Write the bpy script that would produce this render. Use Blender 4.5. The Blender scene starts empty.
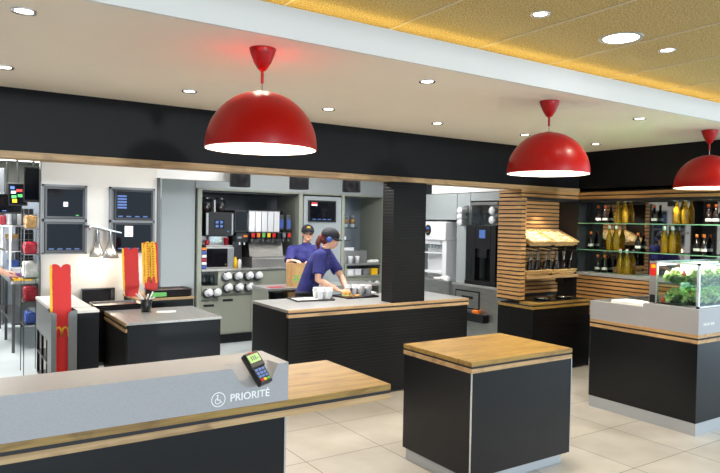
import bpy, bmesh, math, random
from mathutils import Vector, Matrix
random.seed(7)
C = bpy.context.scene.collection
PI = math.pi
def lin(c):
    return tuple(((v/255)/12.92 if v/255 <= .04045 else ((v/255+.055)/1.055)**2.4) for v in c)+(1,)
# ------------------------------------------------------------ materials
def mat(name, rgb, rough=.5, metal=0, emit=None, es=0, trans=0, ior=1.45, alpha=1, spec=.5, coat=0):
    m = bpy.data.materials.new(name); m.use_nodes = True
    b = m.node_tree.nodes['Principled BSDF']
    b.inputs['Base Color'].default_value = lin(rgb)
    b.inputs['Roughness'].default_value = rough; b.inputs['Metallic'].default_value = metal
    b.inputs['Specular IOR Level'].default_value = spec
    b.inputs['Coat Weight'].default_value = coat
    if emit: b.inputs['Emission Color'].default_value = lin(emit); b.inputs['Emission Strength'].default_value = es
    if trans: b.inputs['Transmission Weight'].default_value = trans; b.inputs['IOR'].default_value = ior
    b.inputs['Alpha'].default_value = alpha
    return m
def nodes(m): return m.node_tree.nodes, m.node_tree.links, m.node_tree.nodes['Principled BSDF']
def coords(m, scale, rot=(0,0,0)):
    n, l, b = nodes(m); g = n.new('ShaderNodeNewGeometry'); mp = n.new('ShaderNodeMapping')
    mp.inputs['Scale'].default_value = scale; mp.inputs['Rotation'].default_value = rot
    l.new(g.outputs['Position'], mp.inputs['Vector']); return mp.outputs['Vector']
def noisy(m, c1, c2, scale=(5,5,5), ns=1.0, detail=4, bump=0, lo=.35, hi=.65):
    n, l, b = nodes(m); v = coords(m, scale); t = n.new('ShaderNodeTexNoise')
    t.inputs['Scale'].default_value = ns; t.inputs['Detail'].default_value = detail; l.new(v, t.inputs['Vector'])
    r = n.new('ShaderNodeValToRGB'); r.color_ramp.elements[0].color = lin(c1); r.color_ramp.elements[1].color = lin(c2)
    r.color_ramp.elements[0].position = lo; r.color_ramp.elements[1].position = hi
    l.new(t.outputs['Fac'], r.inputs['Fac']); l.new(r.outputs['Color'], b.inputs['Base Color'])
    if bump:
        bp = n.new('ShaderNodeBump'); bp.inputs['Strength'].default_value = bump; bp.inputs['Distance'].default_value = .002
        l.new(t.outputs['Fac'], bp.inputs['Height']); l.new(bp.outputs['Normal'], b.inputs['Normal'])
    return m
def wood(name, c1, c2, axis, knots=True, rough=.42):
    m = mat(name, c1, rough); n, l, b = nodes(m)
    sc = {'x': (1.3, 14, 30), 'y': (14, 1.3, 30)}[axis]
    v = coords(m, sc); t = n.new('ShaderNodeTexNoise'); t.inputs['Scale'].default_value = 1.6; t.inputs['Detail'].default_value = 7
    t.inputs['Distortion'].default_value = .6; l.new(v, t.inputs['Vector'])
    r = n.new('ShaderNodeValToRGB'); r.color_ramp.elements[0].color = lin(c2); r.color_ramp.elements[1].color = lin(c1)
    r.color_ramp.elements[0].position = .3; r.color_ramp.elements[1].position = .62; l.new(t.outputs['Fac'], r.inputs['Fac'])
    out = r.outputs['Color']
    if knots:
        v2 = coords(m, {'x': (2.2, 5.5, 5), 'y': (5.5, 2.2, 5)}[axis]); t2 = n.new('ShaderNodeTexNoise'); t2.inputs['Scale'].default_value = 1.5
        t2.inputs['Detail'].default_value = 3; t2.inputs['Distortion'].default_value = 1.2; l.new(v2, t2.inputs['Vector'])
        r2 = n.new('ShaderNodeValToRGB'); r2.color_ramp.elements[0].color = (.42, .36, .3, 1); r2.color_ramp.elements[1].color = (1, 1, 1, 1)
        r2.color_ramp.elements[0].position = .26; r2.color_ramp.elements[1].position = .46; l.new(t2.outputs['Fac'], r2.inputs['Fac'])
        mx = n.new('ShaderNodeMix'); mx.data_type = 'RGBA'; mx.blend_type = 'MULTIPLY'; mx.inputs['Factor'].default_value = .75
        l.new(out, mx.inputs['A']); l.new(r2.outputs['Color'], mx.inputs['B']); out = mx.outputs['Result']
    l.new(out, b.inputs['Base Color']); return m
def grooved(name, rgb, pitch=.03, rough=.42, strength=.35):
    m = mat(name, rgb, rough, spec=.22); n, l, b = nodes(m); g = n.new('ShaderNodeNewGeometry'); s = n.new('ShaderNodeSeparateXYZ')
    l.new(g.outputs['Position'], s.inputs[0]); mu = n.new('ShaderNodeMath'); mu.operation = 'MULTIPLY'; mu.inputs[1].default_value = 1/pitch
    l.new(s.outputs['Z'], mu.inputs[0]); fr = n.new('ShaderNodeMath'); fr.operation = 'FRACT'; l.new(mu.outputs[0], fr.inputs[0])
    r = n.new('ShaderNodeValToRGB'); e = r.color_ramp.elements; e[0].position = 0; e[0].color = (0,0,0,1); e[1].position = .1; e[1].color = (1,1,1,1)
    q = r.color_ramp.elements.new(.78); q.color = (1,1,1,1); q = r.color_ramp.elements.new(.95); q.color = (0,0,0,1)
    l.new(fr.outputs[0], r.inputs['Fac']); bp = n.new('ShaderNodeBump'); bp.inputs['Strength'].default_value = strength; bp.inputs['Distance'].default_value = .006
    l.new(r.outputs['Color'], bp.inputs['Height']); l.new(bp.outputs['Normal'], b.inputs['Normal'])
    mx = n.new('ShaderNodeMix'); mx.data_type = 'RGBA'; c = lin(rgb); mx.inputs['A'].default_value = (c[0]*.45, c[1]*.45, c[2]*.45, 1); mx.inputs['B'].default_value = c
    l.new(r.outputs['Color'], mx.inputs['Factor']); l.new(mx.outputs['Result'], b.inputs['Base Color']); return m
def tiles(name, c1, c2, grout, size, ox, oy, rough=.3, gw=.004):
    m = mat(name, c1, rough); n, l, b = nodes(m); g = n.new('ShaderNodeNewGeometry'); mp = n.new('ShaderNodeMapping')
    mp.inputs['Location'].default_value = (-ox, -oy, 0); l.new(g.outputs['Position'], mp.inputs['Vector'])
    br = n.new('ShaderNodeTexBrick'); br.offset = 0; br.inputs['Scale'].default_value = 1; br.inputs['Brick Width'].default_value = size
    br.inputs['Row Height'].default_value = size; br.inputs['Mortar Size'].default_value = gw; br.inputs['Mortar Smooth'].default_value = .2
    br.inputs['Color1'].default_value = (.92,.92,.92,1); br.inputs['Color2'].default_value = (1,1,1,1); br.inputs['Mortar'].default_value = lin(grout)
    l.new(mp.outputs['Vector'], br.inputs['Vector'])
    t = n.new('ShaderNodeTexNoise'); t.inputs['Scale'].default_value = 2.6; t.inputs['Detail'].default_value = 6; l.new(g.outputs['Position'], t.inputs['Vector'])
    r = n.new('ShaderNodeValToRGB'); r.color_ramp.elements[0].color = lin(c2); r.color_ramp.elements[1].color = lin(c1)
    r.color_ramp.elements[0].position = .35; r.color_ramp.elements[1].position = .65; l.new(t.outputs['Fac'], r.inputs['Fac'])
    mx = n.new('ShaderNodeMix'); mx.data_type = 'RGBA'; mx.blend_type = 'MULTIPLY'; mx.inputs['Factor'].default_value = 1
    l.new(r.outputs['Color'], mx.inputs['A']); l.new(br.outputs['Color'], mx.inputs['B']); l.new(mx.outputs['Result'], b.inputs['Base Color'])
    return m
M = {}
M['oak'] = wood('oak top', (160,130,64), (128,96,46), 'x')
M['oak_edge'] = wood('oak edge', (188,156,112), (152,120,80), 'x', rough=.5)
M['oak_edge_y'] = wood('oak edge across', (196,160,112), (158,120,78), 'y', rough=.5)
M['slat'] = wood('oak slats', (196,152,96), (150,108,62), 'x', knots=False, rough=.5)
M['slat_y'] = wood('oak slats across', (196,152,96), (150,108,62), 'y', knots=False, rough=.5)
M['black'] = mat('black laminate', (14,14,15), .42, spec=.25)
M['blackgap'] = mat('black core', (26,27,32), .6)
M['ribbed'] = grooved('ribbed black cladding', (12,12,13), .032)
M['ribbed_b'] = grooved('ribbed bulkhead cladding', (14,15,18), .018, .5, .2)
M['panel'] = mat('charcoal laminate panel', (14,17,21), .28, spec=.36)
M['grey_top'] = noisy(mat('speckled grey solid surface', (160,160,162), .38), (158,158,161), (165,165,168), (60,60,60), 3)
M['plinth'] = mat('pale grey plinth', (176,180,184), .35, .2)
M['ceil'] = noisy(mat('plasterboard paint', (250,240,224), .8), (248,238,222), (252,242,226), (1,1,1), 1)
M['white_paint'] = mat('white paint', (226,226,224), .6)
M['cream_wall'] = mat('cream wall panel', (216,213,206), .5)
M['kit_grey'] = mat('grey green kitchen laminate', (146,150,138), .42)
M['kit_grey2'] = mat('blue grey cabinet laminate', (128,138,148), .35)
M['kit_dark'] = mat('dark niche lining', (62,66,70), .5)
M['white_pan'] = mat('white kitchen panel', (152,159,161), .4)
M['steel'] = noisy(mat('brushed steel', (178,178,176), .3, .9), (168,168,166), (186,186,184), (2,2,40), 3)
M['steel_top'] = noisy(mat('satin steel top', (180,180,178), .38, .75), (172,172,170), (186,186,184), (40,3,3), 2)
M['chrome'] = mat('chrome', (215,215,218), .1, 1)
M['darksteel'] = mat('dark steel', (90,92,92), .35, .8)
M['red'] = mat('red enamel', (168,5,6), .34, coat=.05, spec=.35)
M['red_card'] = mat('red carton board', (214,30,22), .45)
M['yel_card'] = mat('yellow print', (250,196,24), .5)
M['white_in'] = mat('white enamel inside shade', (245,240,228), .6)
M['bulb'] = mat('lamp bulb', (255,244,220), .5, emit=(255,240,215), es=14)
M['led'] = mat('downlight lens', (255,255,255), .5, emit=(255,246,230), es=7)
M['led_big'] = mat('round led panel', (255,255,255), .5, emit=(255,255,252), es=5)
M['cove'] = mat('cove led strip', (255,240,180), .5, emit=(255,236,170), es=4.5)
M['glow'] = mat('case light tube', (255,255,255), .5, emit=(255,244,220), es=6)
M['blackpl'] = mat('black plastic', (22,23,26), .3)
M['greypl'] = mat('grey plastic', (118,122,126), .4)
M['screen'] = mat('dark display glass', (12,14,20), .08, spec=.22)
M['holder'] = mat('grey holder sheet', (120,124,126), .4, .4)
M['whitepl'] = mat('white plastic', (224,226,230), .35)
M['bluepl'] = mat('blue plastic', (60,90,170), .4)
M['purplepl'] = mat('purple plastic', (120,70,140), .5)
M['greenpl'] = mat('green plastic', (90,170,80), .5)
M['crimson'] = mat('crimson plastic', (170,30,50), .5)
M['orange'] = mat('orange print', (230,120,30), .5)
M['ui_blue'] = mat('blue display light', (70,100,160), .4, emit=(90,130,210), es=.12)
M['ui_white'] = mat('white display light', (220,225,230), .4, emit=(225,232,240), es=.4)
M['ui_red'] = mat('red display light', (220,60,60), .4, emit=(220,60,60), es=.2)
M['ui_green'] = mat('green display light', (70,190,90), .4, emit=(90,200,90), es=.15)
M['kraft'] = noisy(mat('kraft paper', (190,150,98), .8), (184,144,92), (198,158,106), (8,8,8), 2)
M['paper'] = mat('white paper', (240,240,238), .7)
M['skin'] = mat('skin', (222,172,146), .5); M['skin'].node_tree.nodes['Principled BSDF'].inputs['Subsurface Weight'].default_value = .08
M['lips'] = mat('lips', (180,96,90), .5); M['eye'] = mat('eye white', (235,232,228), .3); M['iris'] = mat('dark iris', (50,36,28), .3)
M['hair_dark'] = noisy(mat('dark brown hair', (52,36,30), .6), (40,28,24), (66,46,38), (20,20,60), 3)
M['hair_red'] = noisy(mat('auburn hair', (96,38,30), .6), (78,30,26), (112,48,36), (20,20,60), 3)
M['navy'] = noisy(mat('navy polo fabric', (40,42,108), .85), (38,40,104), (47,49,118), (9,9,9), 2, bump=.3)
M['trousers'] = mat('black trousers', (30,30,36), .8)
M['cap'] = mat('black cap fabric', (32,34,40), .8)
M['wicker'] = noisy(mat('pale wicker', (206,170,110), .7), (168,128,74), (226,192,134), (60,60,60), 1.2, bump=.5)
M['bread'] = noisy(mat('cut bread', (232,206,150), .8), (222,190,128), (246,230,190), (14,14,14), 1)
M['lettuce'] = noisy(mat('lettuce', (150,186,84), .5), (150,196,84), (240,248,205), (26,26,26), 1)
M['tomato'] = mat('tomato', (222,88,34), .35)
M['brownfood'] = noisy(mat('fried food', (206,142,54), .6), (180,110,40), (228,172,80), (50,50,50), 1)
M['trayp'] = mat('dark brown tray plastic', (46,40,40), .28)
M['traytop'] = mat('brown tray plastic', (104,82,68), .25)
M['floor'] = tiles('beige stone tiles', (198,194,187), (183,178,169), (146,138,127), .66, 2.24, 4.04)
M['kfloor'] = noisy(mat('grey kitchen vinyl', (190,198,200), .35), (186,195,198), (194,202,204), (3,3,3), 1)
M['woodwool'] = noisy(mat('wood wool ceiling board', (206,172,104), .9), (168,142,84), (214,190,130), (90,90,90), 1.1, 5, bump=.6, lo=.4, hi=.6)
M['joint'] = mat('pale ceiling joint', (214,200,172), .8)
M['mirror'] = mat('mirror', (150,150,148), .03, 1)
def glass(name, rgb, alpha=.16, rough=.03):
    m = bpy.data.materials.new(name); m.use_nodes = True; n = m.node_tree.nodes; l = m.node_tree.links
    n.remove(n['Principled BSDF']); o = n['Material Output']; t = n.new('ShaderNodeBsdfTransparent'); g = n.new('ShaderNodeBsdfGlossy')
    t.inputs['Color'].default_value = lin(rgb); g.inputs['Roughness'].default_value = rough
    f0 = n.new('ShaderNodeLayerWeight'); f0.inputs['Blend'].default_value = .5; f = n.new('ShaderNodeMath'); f.operation = 'POWER'; f.inputs[1].default_value = 4; l.new(f0.outputs['Facing'], f.inputs[0]); mx = n.new('ShaderNodeMixShader')
    ad = n.new('ShaderNodeMath'); ad.operation = 'MULTIPLY_ADD'; ad.inputs[1].default_value = .5; ad.inputs[2].default_value = .02+alpha*.1; l.new(f.outputs[0], ad.inputs[0])
    l.new(ad.outputs[0], mx.inputs[0]); l.new(t.outputs[0], mx.inputs[1]); l.new(g.outputs[0], mx.inputs[2]); l.new(mx.outputs[0], o.inputs['Surface']); return m
M['frost'] = mat('frosted lamp glass', (168,170,170), .2, .5, alpha=.75)
M['glass'] = glass('clear glass', (238,246,242)); M['glass_g'] = glass('green edged shelf glass', (196,226,208), .5)
M['clearpl'] = glass('clear plastic', (225,232,235), .6, .1)
M['oil'] = mat('golden oil in glass', (238,196,50), .06, trans=.8); M['darkbot'] = mat('dark vinegar bottle', (26,20,20), .12)
M['oil'].node_tree.nodes['Principled BSDF'].inputs['Emission Strength'].default_value = 0
# ------------------------------------------------------------ geometry helpers
class B:
    def __init__(s): s.bm = bmesh.new()
    def _mark(s, fs, mi):
        for f in fs: f.material_index = mi
    def box(s, x0, y0, z0, x1, y1, z1, mi=0, bev=0):
        before = set(s.bm.faces)
        r = bmesh.ops.create_cube(s.bm, size=1)
        vs = r['verts']
        for v in vs: v.co = Vector(((x0+x1)/2+v.co.x*(x1-x0), (y0+y1)/2+v.co.y*(y1-y0), (z0+z1)/2+v.co.z*(z1-z0)))
        if bev:
            es = list({e for v in vs for e in v.link_edges})
            bmesh.ops.bevel(s.bm, geom=es, offset=bev, segments=2, affect='EDGES', profile=.5)
        fs = set(s.bm.faces)-before; s._mark(fs, mi); return s
    def lathe(s, prof, c=(0,0,0), seg=24, mi=0, M4=None, smooth=True):
        rings = []
        for r, z in prof:
            if r < 1e-6: rings.append([s.bm.verts.new((0,0,z))])
            else: rings.append([s.bm.verts.new((r*math.cos(2*PI*k/seg), r*math.sin(2*PI*k/seg), z)) for k in range(seg)])
        fs = []
        for a, b in zip(rings, rings[1:]):
            for k in range(seg):
                k2 = (k+1) % seg
                if len(a) == 1 and len(b) == 1: continue
                if len(a) == 1: fs.append(s.bm.faces.new((a[0], b[k], b[k2])))
                elif len(b) == 1: fs.append(s.bm.faces.new((a[k], a[k2], b[0])))
                else: fs.append(s.bm.faces.new((a[k], a[k2], b[k2], b[k])))
        vs = [v for r in rings for v in r]
        for v in vs:
            if M4 is not None: v.co = M4 @ v.co
            v.co += Vector(c)
        for f in fs: f.smooth = smooth
        s._mark(fs, mi); return s
    def cyl(s, c, r, h, mi=0, r2=None, seg=20, M4=None):
        r2 = r if r2 is None else r2
        return s.lathe([(0,0),(r,0),(r,0),(r2,h),(r2,h),(0,h)], c, seg, mi, M4, False)
    def loft(s, pts, rad, up=(0,0,1), seg=14, mi=0, cap=True):
        pts = [Vector(p) for p in pts]; n = len(pts); rings = []
        for i, p in enumerate(pts):
            d = (pts[min(i+1, n-1)]-pts[max(i-1, 0)]).normalized()
            u = Vector(up)-d*Vector(up).dot(d)
            if u.length < 1e-3: u = Vector((1,0,0))-d*d.x
            u.normalize(); w = d.cross(u); r = rad[i]
            if not isinstance(r, (tuple, list)): r = (r, r)
            rings.append([s.bm.verts.new(p+u*(r[0]*math.cos(2*PI*k/seg))+w*(r[1]*math.sin(2*PI*k/seg))) for k in range(seg)])
        fs = []
        for a, b in zip(rings, rings[1:]):
            for k in range(seg): fs.append(s.bm.faces.new((a[k], a[(k+1) % seg], b[(k+1) % seg], b[k])))
        if cap:
            fs.append(s.bm.faces.new(rings[0][::-1])); fs.append(s.bm.faces.new(rings[-1]))
        for f in fs: f.smooth = True
        s._mark(fs, mi); return s
    def tube(s, pts, r, mi=0, seg=8): return s.loft(pts, [r]*len(pts), seg=seg, mi=mi)
    def prism(s, poly, a0, a1, axis='y', mi=0):
        def mk(p, a): return {'y': (p[0], a, p[1]), 'x': (a, p[0], p[1]), 'z': (p[0], p[1], a)}[axis]
        A = [s.bm.verts.new(mk(p, a0)) for p in poly]; Bv = [s.bm.verts.new(mk(p, a1)) for p in poly]
        fs = [s.bm.faces.new(A), s.bm.faces.new(Bv[::-1])]
        for i in range(len(poly)):
            j = (i+1) % len(poly); fs.append(s.bm.faces.new((A[i], Bv[i], Bv[j], A[j])))
        s._mark(fs, mi); return s
    def sphere(s, c, r, mi=0, seg=16, M4=None):
        r3 = r if isinstance(r, (tuple, list)) else (r, r, r)
        q = bmesh.ops.create_uvsphere(s.bm, u_segments=seg, v_segments=seg//2+2, radius=1)
        for v in q['verts']:
            v.co = Vector((v.co.x*r3[0], v.co.y*r3[1], v.co.z*r3[2]))
            if M4 is not None: v.co = M4 @ v.co
            v.co += Vector(c)
        fs = {f for v in q['verts'] for f in v.link_faces}
        for f in fs: f.smooth = True
        s._mark(fs, mi); return s
    def xf(s, m):
        for v in s.bm.verts: v.co = m @ v.co
        return s
ORG = {}
def mesh(name, b, mats, parent=None, base=None):
    me = bpy.data.meshes.new(name); bmesh.ops.recalc_face_normals(b.bm, faces=b.bm.faces)
    org = ORG[parent.name] if parent else Vector(base if base else (0,0,0))
    for v in b.bm.verts: v.co -= org
    b.bm.to_mesh(me); b.bm.free()
    for m in (mats if isinstance(mats, (list, tuple)) else [mats]): me.materials.append(M[m] if isinstance(m, str) else m)
    o = bpy.data.objects.new(name, me); C.objects.link(o)
    if parent: o.parent = parent
    else: o.location = org
    ORG[o.name] = org
    return o
def tag(o, label, cat, group=None):
    o['label'] = label; o['category'] = cat
    if group: o['group'] = group
    return o
def thing(name, label, cat, loc=(0,0,0), group=None):
    o = bpy.data.objects.new(name, None); C.objects.link(o); o.location = loc; o.empty_display_size = .1
    ORG[o.name] = Vector(loc); return tag(o, label, cat, group)
def struct(name, b, mats):
    o = mesh(name, b, mats); o['kind'] = 'structure'; return o
def dup(o, loc=None, rot=None, label=None, group=None, parent=None, scale=None):
    c = o.copy(); C.objects.link(c)
    if parent: c.parent = parent
    if loc is not None: c.location = loc
    if rot is not None: c.rotation_euler = rot
    if scale is not None: c.scale = (scale,)*3 if not isinstance(scale, (tuple, list)) else scale
    if label: c['label'] = label
    if group: c['group'] = group
    for ch in list(o.children): dup(ch, parent=c)
    return c
def baked(o, *mods):
    for t, kw in mods:
        md = o.modifiers.new(t, t)
        for k, v in kw.items(): setattr(md, k, v)
    dg = bpy.context.evaluated_depsgraph_get(); dg.update()
    me = bpy.data.meshes.new_from_object(o.evaluated_get(dg)); o.modifiers.clear(); old = o.data; o.data = me
    bpy.data.meshes.remove(old); return o
def textmesh(name, txt, size, mat_, parent, loc, rot, ext=.001):
    cu = bpy.data.curves.new(name, 'FONT'); cu.body = txt; cu.size = size; cu.extrude = ext; cu.resolution_u = 3; cu.offset = size*.012
    t = bpy.data.objects.new(name, cu); C.objects.link(t); dg = bpy.context.evaluated_depsgraph_get(); dg.update()
    me = bpy.data.meshes.new_from_object(t.evaluated_get(dg)); bpy.data.objects.remove(t)
    me.materials.clear(); me.materials.append(M[mat_]); mm = Matrix.Translation(Vector(loc)-ORG[parent.name]) @ Matrix.Rotation(rot[2],4,'Z') @ Matrix.Rotation(rot[0],4,'X')
    me.transform(mm); o = bpy.data.objects.new(name, me); C.objects.link(o); o.parent = parent; ORG[o.name] = ORG[parent.name]; return o
def arches(b, cx, cz, w, h, th, y0, y1, mi=0):
    # a rounded letter M made of two arches
    for s in (-1, 1):
        pts = []
        for k in range(13):
            a = PI*k/12; pts.append((cx+s*w/4+math.cos(a)*w/4, cz+math.sin(a)**.7*h if 0 < k < 12 else cz))
        for (xa, za), (xb, zb) in zip(pts, pts[1:]):
            d = Vector((xb-xa, zb-za)).normalized(); nx, nz = -d.y*th/2, d.x*th/2
            b.prism([(xa+nx, za+nz), (xb+nx, zb+nz), (xb-nx, zb-nz), (xa-nx, za-nz)], y0, y1, 'y', mi)
    return b
def slats(b, x0, y0, x1, y1, z0, z1, face, pitch=.049, h=.034, d=.014, mi=0):
    # horizontal slats standing proud of the given face of a backing box
    z = z1-h
    while z > z0-.001:
        if face == '-y': b.box(x0, y0-d, z, x1, y0, z+h, mi)
        if face == '-x': b.box(x0-d, y0, z, x0, y1, z+h, mi)
        z -= pitch
    return b
# ============================================================ THE SETTING
struct('floor', B().box(-6, -6, -.1, 7.4, 6.3, 0).box(7.4,-6,-.1,9.5,5.0,0), 'floor')
struct('floor', B().box(-3, 6.3, -.1, 9.5, 14, 0), 'kfloor')
struct('ceiling', B().box(-6, 2.95, 2.67, 6.79, 5.25, 2.78), 'ceil')
b = B().box(-6, 2.93, 2.67, 7.4, 2.95, 2.83).box(-6, 2.95, 2.78, 7.4, 3.12, 2.83)
struct('trim_1', b, 'white_paint')                                         # white fascia of the dropped ceiling
b = B().box(-6, -1.2, 2.93, 7.4, 3.4, 3.0)
struct('ceiling', b, 'woodwool')
b = B()
for k in range(-12, 8): b.box(2.3+k*.72, -1.2, 2.925, 2.312+k*.72, 3.4, 2.93)
for yy in (1.75, .3, -.9): b.box(-6, yy, 2.925, 7.4, yy+.006, 2.93)
struct('trim_2', b, 'joint')
struct('trim_3', B().box(-6, 3.1, 2.834, 7.4, 3.12, 2.85), 'cove')       # led strip lying on the dropped ceiling
struct('wall_kitchen_upstand', B().box(-6, 3.35, 2.78, 7.4, 3.4, 2.93), 'white_paint')
b = B().box(-6, 5.25, 2.215, 6.79, 5.46, 2.75).box(6.79, 2.95, 2.17, 7.4, 5.46, 2.75)
struct('wall_bulkhead', b, 'ribbed_b')
struct('trim_4', B().box(-6, 5.235, 2.165, 6.79, 5.46, 2.215, 0, .003), 'oak_edge')
struct('wall_column', B().box(3.895, 5.27, .92, 4.32, 5.46, 2.165), 'ribbed')
struct('ceiling', B().box(-3, 5.46, 2.75, 9.5, 14, 2.85), 'white_paint')
struct('wall_sky_blocker', B().box(-6.1, -6, 0, -6, 5.46, 3.0), 'cream_wall')  # unseen wall, added to keep sky light out on the left
struct('wall_back', B().box(-3, 13.9, 0, 9.5, 14, 2.75), 'kit_grey')
struct('wall_left', B().box(-3.1, 5.46, 0, -3, 14, 2.75), 'white_paint')
struct('wall_right', B().box(7.4, 2.9, 0, 7.5, 5.46, 3.0).box(9.5,5.46,0,9.6,14,2.75), 'white_paint')
# monitor wall
struct('wall_monitor', B().box(.92, 7.5, 0, 2.13, 7.62, 2.75).box(-3,7.5,2.34,.92,7.62,2.75), 'cream_wall')
struct('trim_5', B().box(.914, 7.495, 0, .92, 7.62, 2.34).box(2.13, 7.47, 0, 2.16, 7.62, 2.215), 'darksteel')
struct('wall_lintel', B().box(2.13, 7.5, 2.215, 3.2, 7.62, 2.75), 'white_paint')
# kitchen equipment wall
struct('wall_kitchen', B().box(2.48, 8.5, 0, 2.93, 9.4, 2.75).box(2.93,8.47,2.17,6.1,9.4,2.75).box(6.08,7.95,0,6.6,9.4,2.75), 'white_pan')
b = B()
b.box(2.3, 8.55, 0, 2.48, 9.4, 1.0).box(2.3, 8.55, 1.01, 2.48, 9.4, 2.0)
struct('trim_6', b, 'kit_grey2')
# right kitchen wall
b = B().box(6.1, 6.76, 1.80, 6.6, 7.95, 2.17).box(6.1, 6.49, 0, 6.7, 6.75, 2.17).box(6.1, 5.64, 2.06, 6.6, 6.48, 2.17).box(6.6,6.76,0,6.7,7.95,1.8).box(6.6,5.64,0,6.7,6.48,2.06)
struct('wall_kitchen_right', b, 'white_pan')
struct('wall_kitchen_right', B().box(6.12, 5.64, 2.18, 6.7, 7.95, 2.75), 'white_paint')
# slatted pier, alcove and bottle niche
b = B().box(5.764, 5.264, .84, 5.84, 5.62, 2.165, 1).box(5.84, 5.564, .84, 6.79, 5.62, 2.165, 1).box(6.79, 5.26, .3, 7.4, 5.62, 2.165, 1).box(5.764, 5.264, 2.05, 6.79, 5.56, 2.165, 1)
slats(b, 5.764, 5.25, 5.764, 5.62, .84, 2.165, '-x', mi=2); slats(b, 5.764, 5.264, 5.84, 5.3, .84, 2.165, '-y', mi=0)
slats(b, 5.84, 5.564, 6.79, 5.6, .84, 2.045, '-y', mi=0); slats(b, 5.84, 5.264, 6.79, 5.3, 2.05, 2.165, '-y', mi=0)
struct('wall_slatted', b, ['slat', 'blackgap', 'slat_y'])
b = B().box(6.804, 2.9, 2.05, 7.4, 5.26, 2.17, 1).box(6.804, 2.9, 0, 7.4, 5.26, 1.13, 1).box(7.06,2.9,1.13,7.4,5.26,2.05,1)
slats(b, 6.804, 2.9, 6.804, 5.25, 2.055, 2.215, '-x', mi=0); slats(b, 6.804, 2.9, 6.804, 5.25, .60, 1.12, '-x', mi=0)
struct('wall_niche', b, ['slat_y', 'blackgap'])
struct('trim_7', B().box(6.785, 2.9, 1.13, 7.06, 5.258, 1.165, 0, .003), 'grey_top')
struct('trim_8', B().box(6.79, 5.245, 1.165, 6.80, 5.259, 2.05), 'glass_g')

# ============================================================ CEILING LIGHTS
def downlight(loc, label, group, r=.055, lens='led'):
    t = thing('ceiling_downlight', label, 'light', loc, group)
    x, y, z = loc
    mesh('trim_ring', B().lathe([(r*.68,.0),(r*.72,-.004),(r*.95,-.007),(r,-.003),(r,0)], loc, 28), 'chrome', t)
    mesh('lens', B().lathe([(0,-.002),(r*.7,-.002),(r*.7,0)], loc, 24), lens, t)
    return t
bx = [.35, 1.52, 2.685, 3.85, 5.02, 6.17]
blab = ['small round downlight at the far left, above the bulkhead', 'small round downlight left of the nearest red pendant', 'small round downlight right of the nearest red pendant, above the bulkhead',
 'small round downlight between the first two pendants, near the bulkhead', 'small round downlight just behind the middle red pendant', 'small round downlight right of the middle pendant, near the corner']
for x, l in zip(bx, blab): downlight((x, 4.56, 2.67), l, 'recessed downlights along the bulkhead')
for x, l in zip([.325, 2.66, 4.99], ['round recessed downlight in the top left corner of the plaster ceiling', 'round recessed downlight between the first and middle pendants', 'round recessed downlight between the middle and right pendants']):
    downlight((x, 3.26, 2.67), l, 'recessed downlights beside the pendants')
K = 1.18/1.09
for (x, y, r, l) in ((2.60, 2.277, .05, 'small downlight in the wood wool ceiling, left of the big round panel'), (3.748, 2.276, .05, 'small downlight in the wood wool ceiling, right of the big round panel')):
    downlight((x*K, y*K, 2.93), l, 'downlights in the wood wool ceiling', r*1.1)
t = thing('round_led_panel', 'large round white light panel in the wood wool ceiling', 'light', (3.304*K, 2.29*K, 2.93))
mesh('rim', B().lathe([(.105,0),(.107,-.004),(.13,-.006),(.134,0)], (3.304*K, 2.29*K, 2.93), 40), 'steel', t)
mesh('diffuser', B().lathe([(0,-.003),(.107,-.003),(.107,0)], (3.304*K, 2.29*K, 2.93), 32), 'led_big', t)
# pendants
def pendant():
    t = thing('pendant_lamp', 'x', 'lamp', (0,0,0), 'red dome pendants')
    mesh('ceiling_cup', B().lathe([(0,.0),(.07,0),(.072,-.006),(.064,-.035),(.046,-.08),(.024,-.115),(.012,-.125),(0,-.125)], (0,0,0), 32), 'red', t)
    mesh('stem', B().cyl((0,0,-.19), .008, .068), 'red', t)
    mesh('cord', B().cyl((0,0,-.235), .003, .05), 'chrome', t)
    R = .30; pr = [(.012,-.232),(.03,-.234)]
    for k in range(1, 19):
        a = PI/2*k/18; pr.append((R*math.sin(a), -.535+R*math.cos(a)))
    pr += [(R, -.545), (R-.006, -.545)]
    sh = mesh('shade', B().lathe(pr, (0,0,0), 64), 'red', t)
    pi_ = [(R-.006,-.545)]
    for k in range(18, -1, -1):
        a = PI/2*k/18; pi_.append(((R-.007)*math.sin(a), -.535+(R-.007)*math.cos(a)))
    mesh('shade_lining', B().lathe(pi_, (0,0,0), 64), 'white_in', sh)
    mesh('bulb', B().sphere((0,0,-.41), .045).cyl((0,0,-.37), .02, .1), 'bulb', t)
    return t
p0 = pendant(); p0.location = (1.462, 3.19, 2.675); p0['label'] = 'leftmost and nearest of the red dome pendants'
dup(p0, (3.800, 3.22, 2.675), label='middle red dome pendant, above the square island')
dup(p0, (6.08, 3.24, 2.67), label='rightmost red dome pendant, cut by the picture edge above the salad case')
def lamp(name, typ, loc, energy, color=(1,1,1), rot=(0,0,0), **kw):
    d = bpy.data.lights.new(name, typ); d.energy = energy; d.color = color
    for k, v in kw.items(): setattr(d, k, v)
    o = bpy.data.objects.new(name, d); C.objects.link(o); o.location = loc; o.rotation_euler = rot; return o
WARM = (1, .88, .72); NEU = (1, .96, .9)
for x, y in ((1.453, 3.19), (3.814, 3.22), (6.12, 3.24)):
    lamp('pendant_light', 'POINT', (x, y, 2.20), 22, WARM, shadow_soft_size=.05)
for x in bx: lamp('downlight_and_fill', 'SPOT', (x, 4.56, 2.65), 30, WARM, spot_size=1.9, spot_blend=.8, shadow_soft_size=.04)
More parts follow.
